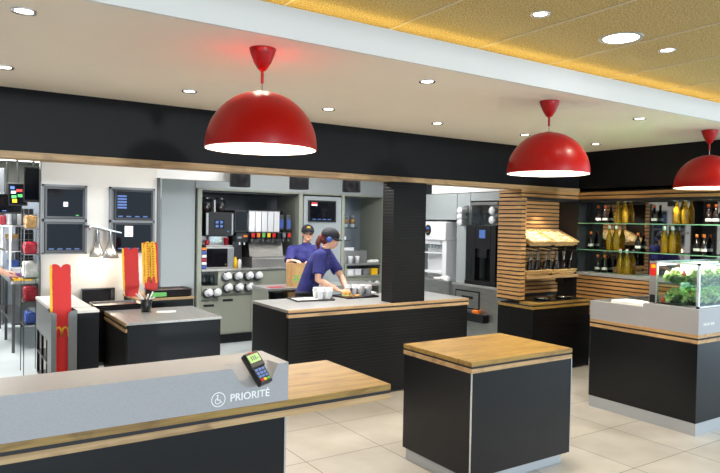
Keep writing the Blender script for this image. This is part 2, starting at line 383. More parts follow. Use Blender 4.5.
for x in (.325, 1.49, 2.66, 4.99): lamp('downlight_and_fill', 'SPOT', (x, 3.26, 2.65), 34, WARM, spot_size=1.9, spot_blend=.8, shadow_soft_size=.04)  # second spot is added fill for the counter top, it has no fitting
for x in (2.8, 4.05, 6.0): lamp('downlight_and_fill', 'SPOT', (x, 2.47, 2.9), 30, WARM, spot_size=2.0, spot_blend=.8, shadow_soft_size=.05)
# dark drum lamps over the kitchen pass
d0 = thing('drum_lamp', 'x', 'lamp', (0,0,0), 'dark drum lamps over the kitchen pass')
mesh('drum_shade', B().lathe([(.0,.23),(.122,.23),(.125,.225),(.125,0),(.119,0),(.119,.2),(0,.2)], (0,0,0), 36), 'blackpl', d0)
mesh('lens', B().lathe([(0,.02),(.118,.02),(.118,.03)], (0,0,0), 24), 'led', d0)
mesh('rod', B().cyl((0,0,.23), .012, .37), 'darksteel', d0)
dl = ['left dark drum lamp, in front of the coffee machine bay', 'middle dark drum lamp, above the blue shirted worker', 'right dark drum lamp, beside the black column']
for k, (x, z) in enumerate(((3.072, 2.147), (3.88, 2.15), (4.68, 2.148))):
    o = d0 if k == 0 else dup(d0)
    o.location = (x, 7.3, z); o['label'] = dl[k]
    lamp('drum_light', 'SPOT', (x, 7.3, z+.01), 10, NEU, spot_size=2.0, spot_blend=.6, shadow_soft_size=.05)
# kitchen ceiling panels
for k, (x, y, l) in enumerate(((.95, 12.6, 'flat ceiling light panel at the far left above the back kitchen'), (3.6, 6.6, 'flat ceiling light panel over the kitchen pass, hidden behind the bulkhead'))):
    o = mesh('ceiling_light_panel', B().box(x-.6, y-.3, 2.72, x+.6, y+.3, 2.749), 'led_big', base=(x, y, 2.735)); tag(o, l, 'light')
for x, y, e in ((.3, 11.2, 90), (-.3, 8.0, 85), (1.6, 6.6, 9), (3.5, 6.4, 32), (5.2, 6.9, 20), (4, 7.9, 5)):
    lamp('kitchen_light', 'AREA', (x, y, 2.70), e, (1,.98,.95), shape='RECTANGLE', size=1.2, size_y=.6)

# ============================================================ FRONT COUNTER
def band(b, x0, y0, x1, y1, top, dz=(.033, .017, .033), mi=(0, 1, 2), sides=True):
    # two wooden boards with a black shadow gap between them
    z = top
    b.box(x0, y0, z-dz[0], x1, y1, z, mi[0], .0015); z -= dz[0]
    b.box(x0+.004, y0+.004, z-dz[1], x1-.004, y1-.004, z, mi[1]); z -= dz[1]
    b.box(x0, y0, z-dz[2], x1, y1, z, mi[2], .0015); return z-dz[2]
t = thing('service_counter', 'long low service counter in front with grey top box and oak ledge', 'counter', (0, 3.2, 0))
b = B(); zb = band(b, -3.0, 2.85, 2.11, 3.555, .85)
mesh('oak_ledge', b, ['oak', 'blackgap', 'oak_edge'], t)
mesh('body', B().box(-3.0, 2.88, .08, 1.47, 3.5, zb, 0, .002), 'panel', t)
mesh('corner_strip', B().box(1.466, 2.874, .08, 1.476, 2.884, zb), 'chrome', t)
mesh('plinth', B().box(-2.95, 2.95, 0, 1.42, 3.45, .08), 'plinth', t)
cut = mesh('cutter', B().prism([(1.16,1.10),(1.43,1.10),(1.375,.93),(1.25,.93)], 2.7, 2.852, 'y'), 'grey_top')
# notch: wide at the front, sloping back to nothing
cb = bmesh.new()
pts = [(1.16,2.80,1.06),(1.43,2.80,1.06),(1.37,2.80,.93),(1.24,2.80,.93),(1.16,2.98,1.06),(1.41,2.98,1.06),(1.36,2.853,.94),(1.25,2.853,.94)]
vs = [cb.verts.new(p) for p in pts]; bmesh.ops.convex_hull(cb, input=vs); me = bpy.data.meshes.new('c'); bmesh.ops.recalc_face_normals(cb, faces=cb.faces); cb.to_mesh(me); cb.free(); cut.data = me; cut.location = (0,0,0)
gb = mesh('grey_top_box', B().box(-3.0, 2.852, .85, 1.472, 3.175, 1.04), 'grey_top', t)
md = gb.modifiers.new('b', 'BOOLEAN'); cut.parent = None; cut.location = (0,0,0); md.object = cut; md.operation = 'DIFFERENCE'; md.solver = 'EXACT'
dg = bpy.context.evaluated_depsgraph_get(); dg.update(); me2 = bpy.data.meshes.new_from_object(gb.evaluated_get(dg)); gb.modifiers.clear(); gb.data = me2
bpy.data.objects.remove(cut)
textmesh('lettering', 'PRIORIT\u00c9', .050, 'paper', t, (1.163, 2.8515, .885), (PI/2, 0, 0))
b = B()   # wheelchair sign in a ring
cx, cz = 1.106, .902
def ring(b, cx, cz, r, w, a0, a1, y0, y1, n=28, mi=0):
    for k in range(n):
        a = a0+(a1-a0)*k/n; c = a0+(a1-a0)*(k+1)/n
        b.prism([(cx+(r+w)*math.cos(a), cz+(r+w)*math.sin(a)), (cx+(r+w)*math.cos(c), cz+(r+w)*math.sin(c)), (cx+r*math.cos(c), cz+r*math.sin(c)), (cx+r*math.cos(a), cz+r*math.sin(a))], y0, y1, 'y', mi)
ring(b, cx, cz, .031, .004, 0, 2*PI, 2.8508, 2.8525)
ring(b, cx-.003, cz-.007, .011, .0035, math.radians(110), math.radians(350), 2.8508, 2.8525, 16)
def bar(b, x0, z0, x1, z1, w, y0, y1, mi=0):
    d = Vector((x1-x0, z1-z0)).normalized(); nx, nz = -d.y*w/2, d.x*w/2
    b.prism([(x0+nx, z0+nz), (x1+nx, z1+nz), (x1-nx, z1-nz), (x0-nx, z0-nz)], y0, y1, 'y', mi)
bar(b, cx-.004, cz+.013, cx-.003, cz-.003, .005, 2.8508, 2.8525); bar(b, cx-.004, cz-.002, cx+.008, cz-.003, .004, 2.8508, 2.8525)
bar(b, cx+.007, cz-.002, cx+.013, cz-.016, .004, 2.8508, 2.8525); bar(b, cx+.012, cz-.015, cx+.018, cz-.013, .004, 2.8508, 2.8525)
ring(b, cx-.004, cz+.019, 0.0002, .0042, 0, 2*PI, 2.8508, 2.8525, 12)
mesh('wheelchair_sign', b, 'paper', t)
# payment terminal
t = thing('payment_terminal', 'black card payment terminal leaning in the notch of the grey counter box', 'card terminal', (0,0,0))
b = B().box(-.042, -.085, 0, .042, .085, .032, 0, .008).box(-.046, .0, .006, .046, .088, .040, 0, .008); mesh('casing', b, 'blackpl', t)
mesh('screen', B().box(-.034, .03, .040, .034, .072, .0415), mat('green lcd', (150,190,110), .3, emit=(130,190,90), es=.12), t)
s_ = mesh('digits', B().box(-.018,.04,.0415,-.012,.064,.042).box(-.006,.04,.0415,0,.064,.042).box(.006,.04,.0415,.012,.064,.042).box(.018,.045,.0415,.026,.05,.042), 'darksteel', t)
mesh('logo_plate', B().box(-.012,.076,.040,.012,.084,.0415,0,.001), 'red', t)
k0 = None
for r in range(4):
    for c in range(3):
        mt = 'greypl' if r else ['red', 'yel_card', 'greenpl'][c]
        mesh('key', B().box(-.03+c*.021, -.07+r*.018, .031, -.013+c*.021, -.058+r*.018, .036, 0, .0015), M['ui_blue'] if r else mt, t)
t.matrix_world = Matrix.Translation((1.300, 2.868, 1.012)) @ Matrix.Rotation(math.radians(12), 4, 'Z') @ Matrix.Rotation(math.radians(50), 4, 'X') @ Matrix.Rotation(math.radians(10),4,'Z')

# ============================================================ SQUARE ISLAND
t = thing('square_island', 'square island with oak top, charcoal sides and pale plinth', 'counter', (3.39, 3.4, 0))
b = B(); zb = band(b, 2.892, 3.03, 3.892, 3.757, .85, (.03,.014,.03)); mesh('oak_top', b, ['oak', 'blackgap', 'oak_edge'], t)
mesh('body', B().box(2.896, 3.034, .082, 3.888, 3.752, zb, 0, .001), 'panel', t)
b = B()
for x, y in ((2.892,3.03),(3.883,3.03)): b.box(x, y, .082, x+.008, y+.008, zb)
mesh('corner_strips', b, 'chrome', t)
mesh('plinth', B().box(2.91, 3.075, 0, 3.85, 3.73, .082), 'plinth', t)

# ============================================================ CENTRAL COUNTER
t = thing('preparation_counter', 'long central counter with ribbed black front and steel top before the staff', 'counter', (3.8, 5.65, 0))
b = B(); band(b, 2.70, 5.25, 4.945, 5.29, .92, (.025,.017,.03), (0,1,0)); mesh('oak_edging', b, ['oak_edge', 'blackgap'], t)
mesh('steel_top', B().box(2.70, 5.29, .893, 4.945, 6.07, .921, 0, .002), 'steel_top', t)
mesh('ribbed_front', B().box(2.71, 5.262, .02, 4.935, 5.30, .848), 'ribbed', t)
mesh('body', B().box(2.706, 5.30, .02, 4.939, 6.06, .893), 'black', t)
mesh('plinth', B().box(2.75, 5.33, 0, 4.9, 6.02, .02), 'darksteel', t)

# ============================================================ REGISTER COUNTER
t = thing('register_counter', 'short counter with steel top, dark front and ribbed left side, behind the front counter', 'counter', (1.6, 5.5, 0))
mesh('steel_top', B().box(1.24, 5.17, .90, 2.03, 5.95, .921, 0, .003), 'steel_top', t)
b = B(); b.box(1.236, 5.175, .893, 1.244, 5.945, .919, 0).box(1.24,5.18,.872,1.26,5.94,.892,1).box(1.236, 5.175, .845, 1.25, 5.945, .871, 0)
mesh('oak_edging', b, ['oak_edge_y', 'blackgap'], t)
mesh('ribbed_side', B().box(1.238, 5.19, .05, 1.25, 5.94, .845), 'ribbed', t)
mesh('body', B().box(1.25, 5.18, .05, 2.02, 5.94, .90, 0, .002), 'panel', t)
mesh('side_sheet', B().box(2.021, 5.4, .3, 2.03, 5.8, .75), 'kraft', t)
mesh('feet', B().box(1.3,5.25,0,1.35,5.3,.05).box(1.9,5.25,0,1.95,5.3,.05).box(1.3,5.85,0,1.35,5.9,.05).box(1.9,5.85,0,1.95,5.9,.05), 'darksteel', t)
t = thing('pen_cup', 'black cup with napkins and leaflets on the register counter', 'cup', (1.55, 5.75, .921))
mesh('cup', B().lathe([(0,0),(.04,0),(.052,.11),(.046,.11),(.036,.01),(0,.01)], (1.55,5.75,.921), 24), 'blackpl', t)
b = B()
for k in range(5):
    a = k*1.3; b.tube([(1.55,5.75,.94),(1.55+.04*math.cos(a),5.75+.03*math.sin(a),1.03),(1.55+.10*math.cos(a),5.75+.04*math.sin(a),1.06+.01*k)], .006)
mesh('stirrers', b, 'whitepl', t)
mesh('leaflet', B().box(1.59,5.72,1.05,1.72,5.74,1.085), 'greenpl', t)
o = mesh('paper_sheet', B().prism([(1.60,5.62),(1.76,5.58),(1.80,5.70),(1.64,5.74)], .9212, .9225, 'z'), 'paper', base=(1.7,5.66,.921)); tag(o, 'white paper sheet lying on the steel top by the black cup', 'paper')
# tray stacks: every tray is a tray
def tray_proto(w, d):
    t = thing('serving_tray', 'x', 'tray', (0,0,0))
    def rr(w, d, r, z):
        out = []
        for cx, cy, a0 in ((w/2-r, d/2-r, 0), (-w/2+r, d/2-r, PI/2), (-w/2+r, -d/2+r, PI), (w/2-r, -d/2+r, 1.5*PI)):
            for k in range(5): a = a0+PI/2*k/4; out.append((cx+r*math.cos(a), cy+r*math.sin(a)))
        return out
    bm = B(); P_ = [(rr(w-.04,d-.04,.03,0), 0), (rr(w,d,.045,0), .018), (rr(w+.006,d+.006,.046,0), .018), (rr(w+.006,d+.006,.046,0), .022), (rr(w-.012,d-.012,.04,0), .022), (rr(w-.05,d-.05,.03,0), .006)]
    R = [[bm.bm.verts.new((x, y, z)) for x, y in pl] for pl, z in P_]
    for a, c in zip(R, R[1:]):
        for k in range(20): bm.bm.faces.new((a[k], a[(k+1) % 20], c[(k+1) % 20], c[k]))
    bm.bm.faces.new(R[0][::-1]); f = bm.bm.faces.new(R[-1]); f.material_index = 1
    o = mesh('tray', bm, ['trayp', 'traytop']); ORG[o.name] = Vector((0,0,0)); bpy.data.objects.remove(t); o.name = 'serving_tray'; return o
t0 = tray_proto(.43, .30)
n = 28
for k in range(n):
    o = t0 if k == 0 else dup(t0)
    o.location = (1.385+random.uniform(-.002,.002), 6.12+random.uniform(-.002,.002), .465+k*.0178)
    tag(o, 'dark serving tray on top of the tall stack left of the register counter' if k == n-1 else 'dark serving tray in the tall stack left of the register counter', 'tray', None if k == n-1 else 'trays stacked left of the register counter')
t = thing('tray_trolley', 'low grey steel stand carrying the tall stack of trays', 'stand', (1.385, 6.12, 0))
mesh('shelf', B().box(1.17,5.97,.43,1.60,6.27,.465,0,.003), 'steel', t)
for x, y in ((1.19,5.99),(1.58,5.99),(1.19,6.25),(1.58,6.25)): mesh('leg', B().box(x-.012,y-.012,0,x+.012,y+.012,.43), 'steel', t)
# low shelf unit behind the register carrying red carton stacks and a few trays
t = thing('low_shelf_unit', 'dark low unit behind the register counter under the red cartons', 'cabinet', (1.85, 6.62, 0))
mesh('body', B().box(1.64,6.40,0,2.2,6.95,.93,0,.003), 'panel', t); mesh('worktop', B().box(1.63,6.39,.93,2.21,6.96,.955,0,.003), 'oak_edge', t)
for k in range(4):
    o = dup(t0); o.location = (1.99, 6.56, .955+k*.0178); tag(o, 'brown serving tray on top of the short pile beside the red cartons' if k == 3 else 'brown serving tray in the short pile beside the red cartons', 'tray', None if k == 3 else 'trays in the short pile beside the red cartons')

# red fry cartons
def carton(yellow_front, w=.15):
    # flat folded carton, front panel with a two lobed top
    t = thing('fry_carton', 'x', 'carton', (0,0,0)); b = B(); pts = []
    top = []
    for k in range(11):
        u = k/10; x = -w/2+w*u; top.append((x, .135+.022*abs(math.sin(2*PI*u))**.6-.012*(1-abs(2*u-1))))
    poly = [(-w*.38, 0), (w*.38, 0)]+top[::-1]
    b.prism(poly, -.003, .0, 'y', 0); b.prism([(-w*.38, 0), (w*.38, 0), (w*.5,.12), (-w*.5,.12)], .010, .014, 'y', 0)
    b.prism([(-w/2,.135),(-w/2+.002,.135),(-w*.38+.002,0),(-w*.38,0)], -.003, .014, 'y', 1)
    b.prism([(-w/2-.004,.06),(-w/2+.012,.06),(-w/2+.012,.142),(-w/2-.006,.142)], -.0045, .016, 'y', 1)
    o1 = mesh('carton_board', b, ['red_card', 'yel_card'], t)
    if yellow_front: mesh('printed_arches', arches(B(), 0, .078, .10, .073, .014, -.0048, -.003), 'yel_card', t)
    return t
c0 = carton(False); c1 = carton(True)
def stack(proto, x, y, z, n, dz, rz, label, group, first, dy=.0042):
    for k in range(n):
        o = proto if (first and k == 0) else dup(proto)
        o.location = (x+random.uniform(-.002,.002), y+k*dy, z+k*dz); o.rotation_euler = (math.radians(-9), 0, rz); o['label'] = label; o['group'] = group
stack(c0, .838, 5.593, .737, 17, .0297, -.25, 'red fry carton nested in the tall column in the steel holder at left', 'red cartons in the tall left column', True)
stack(c0, 1.635, 6.62, .955, 14, .0262, -.3, 'plain red fry carton nested in the left column behind the register', 'red cartons in the left column behind the register', False)
stack(c1, 1.83, 6.62, 1.01, 14, .0262, -.3, 'red fry carton with yellow arches in the column of printed cartons', 'printed red cartons behind the register', True)
stack(c1, .838, 5.56, .50, 8, .0297, -.25, 'red fry carton with yellow arches low in the steel holder at left', 'printed cartons low in the left holder', False, .002)
t = thing('carton_holder', 'steel holder with rounded side plates around the tall red cartons', 'holder', (.845, 5.6, 0))
b = B(); b.prism([(.752,.25),(.790,.25),(.790,.98),(.752,1.0)], 5.50, 5.505, 'y')
rp = [(.875,.25),(.94,.25),(.94,1.0)]+[(.91-.035*math.sin(a*PI/12), .965+.035*math.cos(a*PI/12)) for a in range(0,7)]
b.prism(rp, 5.50, 5.505, 'y'); mesh('side_plates', b, 'holder', t)
mesh('back_plate', B().box(.752,5.70,.25,.94,5.705,1.0).box(.752,5.505,.25,.757,5.70,.98).box(.935,5.505,.25,.94,5.70,1.0).box(.752,5.505,.44,.94,5.70,.45), 'holder', t)
mesh('foot', B().box(.752,5.52,0,.94,5.70,.25), 'darksteel', t)
# packaging unit at left
t = thing('packaging_unit', 'white topped packaging unit with black open shelves at the left', 'shelf unit', (.95, 6.2, 0))
mesh('worktop', B().box(.77,5.72,.975,1.09,6.62,1.0,0,.003), 'white_paint', t)
mesh('side_panel', B().box(.775,5.73,.72,.785,6.60,.975), 'holder', t)
b = B().box(.78,5.73,.3,.80,5.75,.975).box(.78,6.58,.3,.80,6.60,.975).box(1.06,5.73,.3,1.08,5.75,.975).box(1.06,6.58,.3,1.08,6.60,.975).box(.78,5.99,.3,.80,6.01,.72).box(.78,6.29,.3,.80,6.31,.72)
mesh('frame', b, 'blackpl', t)
for z in (.3, .5, .7): mesh('shelf', B().box(.78,5.73,z,1.08,6.6,z+.012), 'blackpl', t)
mesh('back_panel', B().box(1.068,5.75,.3,1.078,6.58,.975), 'blackpl', t)
mesh('legs', B().box(.79,5.74,0,.82,5.77,.3).box(.79,6.56,0,.82,6.59,.3).box(1.04,5.74,0,1.07,5.77,.3).box(1.04,6.56,0,1.07,6.59,.3), 'steel', t)
t = thing('dark_cabinet', 'narrow dark cabinet with pale top between the red cartons and the tray stack', 'cabinet', (1.02,5.6,0))
mesh('body', B().box(.945,5.50,0,1.105,5.70,.975,0,.002), 'panel', t); mesh('top', B().box(.942,5.497,.975,1.108,5.703,.995,0,.002), 'white_paint', t)
# ============================================================ MONITORS AND HEAT LAMP
def monitor(x0, x1, z0, z1, y, label, marks, group='order screens on the cream wall'):
    cx = (x0+x1)/2; t = thing('order_screen', label, 'screen', (cx, y, z0), group)
    mesh('casing', B().box(x0, y-.03, z0, x1, y, z1, 0, .004), 'blackpl', t)
    mesh('display', B().box(x0+.022, y-.032, z0+.025, x1-.022, y-.0295, z1-.022), 'screen', t)
    for (u, v, w, h, m) in marks:
        X = x0+.022+u*(x1-x0-.044); Z = z0+.025+v*(z1-z0-.047)
        mesh('lit_mark', B().box(X, y-.033, Z, X+w, y-.0315, Z+h), m, t)
    return t
for x0, x1, nm, fn in ((.925, 1.37, 'left', 'steel wall frame around the left pair of order screens'), (1.60, 2.10, 'right', 'steel wall frame around the right pair of order screens')):
    t = thing('screen_frame', fn, 'frame', ((x0+x1)/2, 7.49, 1.35)); b = B()
    b.box(x0, 7.47, 1.345, x0+.022, 7.499, 2.088).box(x1-.022, 7.47, 1.345, x1, 7.499, 2.088).box(x0, 7.47, 2.066, x1, 7.499, 2.088).box(x0, 7.47, 1.345, x1, 7.499, 1.36).box(x0, 7.47, 1.693, x1, 7.499, 1.72)
    mesh('frame', b, 'greypl', t); mesh('recess', B().box(x0+.01, 7.494, 1.35, x1-.01, 7.4995, 2.08), 'greypl', t)
bt = [(.05+.24*k, .03, .05, .012, 'ui_blue') for k in range(4)]
monitor(.95, 1.345, 1.725, 2.062, 7.49, 'upper screen of the left pair of order screens', [(.45,.36,.045,.05,'ui_white'),(.52,.40,.015,.02,'ui_red'),(.8,.03,.03,.01,'ui_green')])
monitor(.95, 1.345, 1.362, 1.69, 7.49, 'lower screen of the left pair of order screens', bt)
monitor(1.65, 2.075, 1.722, 2.062, 7.49, 'upper screen of the right pair of order screens', [(.03,.35+.11*k,.10,.02,'ui_blue') for k in range(5)]+bt)
monitor(1.65, 2.075, 1.362, 1.692, 7.49, 'lower screen of the right pair, with a white note on it', [(.24,.52,.09,.12,'ui_white'),(.26,.56,.07,.008,'ui_red'),(.26,.7,.07,.008,'ui_red')]+bt)
t = thing('heat_lamp', 'curved steel heat lamp hood with two bell shades on the cream wall', 'lamp', (1.49, 7.3, 1.28))
prof = [(1.335,1.635),(1.335,1.655),(1.37,1.662),(1.45,1.65),(1.56,1.615),(1.66,1.59),(1.66,1.578),(1.55,1.60),(1.45,1.63),(1.37,1.645)]
mesh('hood', B().prism(prof, 7.15, 7.495, 'y'), 'steel', t)
mesh('indicator', B().box(1.336,7.16,1.61,1.344,7.19,1.635), 'red', t)
for x, y in ((1.46, 7.38), (1.56, 7.22)):
    s_ = mesh('bell_shade', B().lathe([(.02,.27),(.024,.19),(.04,.12),(.072,.05),(.088,.0),(.084,.0),(.068,.05),(.036,.12),(.02,.19)], (x,y,1.31), 28), 'frost', t)
    mesh('rod', B().cyl((x,y,1.55), .014, .06), 'steel', s_); mesh('bulb', B().sphere((x,y,1.38), .03), 'bulb', s_)
t = thing('wall_slot', 'dark pass through slot with a steel edge in the cream wall', 'wall opening', (1.47,7.4,.84))
mesh('dark_recess', B().box(1.33,7.46,.80,1.62,7.4985,.955), 'blackgap', t)
mesh('edge', B().box(1.32,7.44,.952,1.66,7.499,.965).box(1.62,7.44,.80,1.66,7.499,.952).box(1.32,7.44,.79,1.66,7.499,.80), 'darksteel', t)

for x, y in ((1.46, 7.38), (1.56, 7.22)): lamp('heat_light', 'POINT', (x, y, 1.27), 1.8, (1,.76,.55), shadow_soft_size=.05)
# ============================================================ DRINKS STATION (back of kitchen)
Y0 = 8.45
t = thing('drinks_station', 'grey built in kitchen unit with drinks bay, screen door and shelf bay', 'kitchen unit', (4.5, 8.7, 0))
b = B()
b.box(2.955,Y0,.14,3.01,9.35,2.165).box(4.50,Y0,.14,4.56,9.35,2.165).box(5.245,Y0,.14,5.30,9.35,2.165).box(6.02,Y0,.14,6.075,9.35,2.165).box(3.01,Y0+.01,2.145,6.02,9.35,2.168).box(3.01,Y0+.02,.14,4.5,9.35,.16)
mesh('housing', b, 'kit_grey', t)
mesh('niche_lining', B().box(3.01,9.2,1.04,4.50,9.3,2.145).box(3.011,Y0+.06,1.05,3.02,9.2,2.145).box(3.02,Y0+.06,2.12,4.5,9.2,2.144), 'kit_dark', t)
mesh('niche_lining', B().box(5.30,9.1,.9,6.02,9.2,2.145), 'kit_grey2', t)
mesh('worktop', B().box(3.012,Y0-.02,1.03,4.498,9.2,1.058,0,.003), 'steel_top', t)
mesh('plinth', B().box(2.99,Y0+.10,0,6.05,9.3,.14), 'blackgap', t)
# lower fronts
for x0,x1,z0,z1,hn in ((3.015,3.25,.16,.62,1),(3.29,3.74,.16,.68,1),(3.745,4.495,.16,.68,0)):
    d_ = mesh('door', B().box(x0,Y0,z0,x1,Y0+.02,z1,0,.002), 'kit_grey', t)
    if hn: mesh('handle', B().box(x0+.03,Y0-.006,z1-.075,x0+.18,Y0+.001,z1-.045), 'blackpl', d_)
mesh('cup_panel', B().box(3.29,Y0,.70,4.495,Y0+.02,1.025,0,.002).box(3.015,Y0,.64,3.25,Y0+.02,.83).box(3.25,Y0,.16,3.29,Y0+.02,1.03), 'kit_grey', t)
mesh('open_shelf', B().box(3.015,Y0+.01,.832,3.25,Y0+.3,.838).box(3.015,Y0+.3,.83,3.25,Y0+.31,1.03), 'darksteel', t)
# door with a screen
mesh('door', B().box(4.575,Y0-.01,.16,5.23,Y0+.01,2.12,0,.002), 'white_pan', t)
# shelf bay
mesh('steel_block', B().box(5.305,Y0+.03,1.09,5.75,9.0,1.29,0,.003), 'steel', t)
mesh('worktop', B().box(5.302,Y0-.03,1.06,6.01,9.1,1.09,0,.002), 'steel_top', t)
mesh('shelf', B().box(5.305,Y0+.2,1.64,5.68,Y0+.5,1.655), 'darksteel', t)
mesh('shelf', B().box(5.305,Y0+.2,1.44,5.55,Y0+.5,1.452), 'darksteel', t)
mesh('rack_frame', B().box(5.31,Y0-.02,.55,5.34,Y0,1.06).box(5.98,Y0-.02,.55,6.01,Y0,1.06).box(5.34,Y0-.02,.88,5.98,Y0,.90).box(5.34,Y0,.60,5.98,Y0+.01,.88), 'kit_grey', t)
mesh('lower_front', B().box(5.31,Y0,.14,6.01,Y0+.02,.55), 'kit_grey', t)
monitor(4.64, 5.12, 1.735, 2.06, 8.438, 'order screen on the tall door between the two kitchen bays', [(.05,.85,.1,.03,'ui_red'),(.05,.78,.1,.02,'ui_white')]+[(.1+.2*k,.03,.06,.012,'ui_blue') for k in range(4)], None)
# cup dispensers
def disp():
    t = thing('cup_dispenser', 'x', 'dispenser', (0,0,0), None)
    mesh('ring', B().lathe([(.052,0),(.066,0),(.066,-.05),(.052,-.05),(.052,0)], (0,0,0), 24, M4=Matrix.Rotation(PI/2,4,'X')), 'clearpl', t)
    q = Matrix.Rotation(math.radians(65),4,'X')@Matrix.Rotation(math.radians(25),4,'Y')
    b = B().lathe([(0,.08),(.044,.08),(.05,.072),(.046,.0),(.0,.0)], (0,.0,0), 24, M4=q); mesh('cup_stack', b, 'whitepl', t)
    mesh('steel_back', B().cyl((0,.012,0), .066, .010, M4=Matrix.Rotation(PI/2,4,'X')), 'darksteel', t)
    return t
dp = disp(); first = True
def put(o, loc, label, group):
    global first
    c = o if first else dup(o); first = False
    c.location = loc; c['label'] = label; c['group'] = group; return c
nm = ['first', 'second', 'third', 'fourth']
for k, x in enumerate((3.352, 3.515, 3.68, 3.82)): put(dp, (x, Y0-.025, .945), f'{nm[k]} from the left in the top row of white cup dispensers', 'white cup dispensers in the drinks station')
for k, x in enumerate((3.37, 3.53, 3.69)): put(dp, (x, Y0-.025, .788), f'{nm[k]} from the left in the lower row of white cup dispensers', 'white cup dispensers in the drinks station')
c = put(dp, (3.085, Y0-.025, .728), 'dispenser with a purple marked cup under the little open shelf', 'cup dispensers under the open shelf')
mesh('purple_label', B().cyl((0,-.075,0),.02,.004,M4=Matrix.Rotation(PI/2,4,'X')), 'purplepl', None).parent = c
c = put(dp, (3.205, Y0-.025, .728), 'dispenser with a green rimmed cup under the little open shelf', 'cup dispensers under the open shelf')
for k, x in enumerate((5.42, 5.57, 5.72, 5.87)): put(dp, (x, Y0-.03, .74), f'{nm[k]} from the left in the row of dispensers behind the right hand tray', 'cup dispensers behind the right hand tray')
for k, (x, m, l) in enumerate(((5.42,'whitepl','white tub in the rack above the row of right hand dispensers, leftmost'), (5.56,'whitepl','white tub in the rack above the right hand dispensers, second from left'), (5.72,'greypl','grey tub in the rack above the right hand dispensers'), (5.88,'yel_card','yellow tub in the rack above the right hand dispensers'))):
    o = mesh('storage_tub', B().box(x-.06,Y0-.015,.9,x+.06,Y0+.12,.985,0,.008).box(x-.066,Y0-.02,.985,x+.066,Y0+.125,1.0), m, base=(x,Y0+.05,.9)); tag(o, l, 'tub')
for k, x in enumerate((3.09, 3.2)):
    o = mesh('glass_jug', B().lathe([(0,0),(.04,0),(.045,.09),(.038,.13),(.034,.13),(.041,.09),(.036,.01),(0,.01)], (x,Y0+.12,.838), 20), 'clearpl', base=(x,Y0+.12,.838)); tag(o, ['left clear jug on the small open shelf', 'right clear jug on the small open shelf'][k], 'jug')
# coffee machine
t = thing('coffee_machine', 'black coffee machine with two bean hoppers and a screen, left in the drinks bay', 'coffee machine', (3.27, 8.7, 1.37))
mesh('body', B().box(3.09,8.53,1.51,3.50,8.95,1.845,0,.006), 'blackpl', t)
mesh('side_trim', B().box(3.10,8.524,1.53,3.13,8.53,1.83), 'steel', t); mesh('side_trim', B().box(3.472,8.524,1.53,3.492,8.53,1.83), 'steel', t)
mesh('screen', B().box(3.22,8.526,1.62,3.36,8.531,1.74), 'screen', t)
for _i in range(2):
    for _j in range(2): mesh('screen_icon', B().box(3.235+_i*.065,8.5245,1.635+_j*.055,3.275+_i*.065,8.5262,1.67+_j*.055), 'ui_blue', t)
mesh('badge', B().box(3.41,8.526,1.57,3.43,8.531,1.59), 'ui_blue', t)
mesh('spout_block', B().box(3.17,8.56,1.42,3.34,8.62,1.51,0,.004).box(3.20,8.54,1.475,3.31,8.56,1.505), 'chrome', t)
mesh('back_plate', B().box(3.10,8.72,1.37,3.49,8.95,1.51), 'steel', t); mesh('drip_tray', B().box(3.10,8.53,1.365,3.49,8.95,1.385,0,.003), 'steel', t)
for x in (3.16, 3.37):
    h = mesh('bean_hopper', B().lathe([(0,0),(.06,0),(.072,.06),(.072,.19),(0,.19)], (x,8.7,1.845), 24), 'clearpl', t)
    mesh('beans', B().lathe([(0,.002),(.05,.002),(.062,.06),(.062,.12),(0,.13)], (x,8.7,1.845), 20), 'hair_dark', h); mesh('lid', B().cyl((x,8.7,2.03), .074, .02), 'blackpl', h)
mesh('milk_pipe', B().box(3.26,8.66,1.85,3.28,8.69,2.02), 'steel', t)
o = mesh('paper_cup', B().lathe([(0,0),(.028,0),(.036,.09),(.039,.09),(.039,.10),(0,.102)], (3.42,8.6,1.387), 20), 'crimson', base=(3.42,8.6,1.387)); tag(o, 'crimson paper cup standing on the coffee machine drip tray', 'cup')
o = mesh('sauce_pot', B().lathe([(0,0),(.03,0),(.03,.05),(.018,.06),(.018,.075),(0,.075)], (3.14,8.6,1.387), 20), 'crimson', base=(3.14,8.6,1.387)); tag(o, 'small red capped pot left on the coffee machine drip tray', 'pot')
t = thing('countertop_oven', 'black fronted steel microwave under the coffee machine', 'microwave', (3.27, 8.7, 1.06))
mesh('casing', B().box(3.09,8.50,1.06,3.50,8.95,1.36,0,.006), 'steel', t); mesh('door', B().box(3.10,8.488,1.085,3.40,8.50,1.34,0,.003), 'screen', t); mesh('control_knob', B().cyl((3.37,8.488,1.12),.012,.012,M4=Matrix.Rotation(PI/2,4,'X')), 'chrome', t)
mesh('control_panel', B().box(3.405,8.492,1.085,3.485,8.50,1.34,0,.002), 'greypl', t)
t = thing('sachet_rack', 'narrow rack of white, red and blue boxes at the left edge of the drinks bay', 'rack', (3.04, 8.5, 1.06))
for k, m in enumerate(('bluepl','whitepl','crimson','whitepl','bluepl','orange')): mesh('box', B().box(3.015,8.46,1.07+k*.05,3.085,8.485,1.108+k*.05,0,.003), m, t)
mesh('rails', B().box(3.015,8.456,1.06,3.085,8.488,1.068).box(3.015,8.456,1.208,3.085,8.488,1.216).box(3.012,8.456,1.06,3.018,8.488,1.37), 'blackpl', t)
t = thing('black_drink_dispenser', 'tall black dispenser between the coffee machine and the white soda towers', 'dispenser', (3.61, 8.75, 1.06))
mesh('body', B().box(3.52,8.55,1.56,3.715,8.95,1.88,0,.008), 'blackpl', t); mesh('display', B().box(3.545,8.545,1.60,3.695,8.55,1.86), 'screen', t)
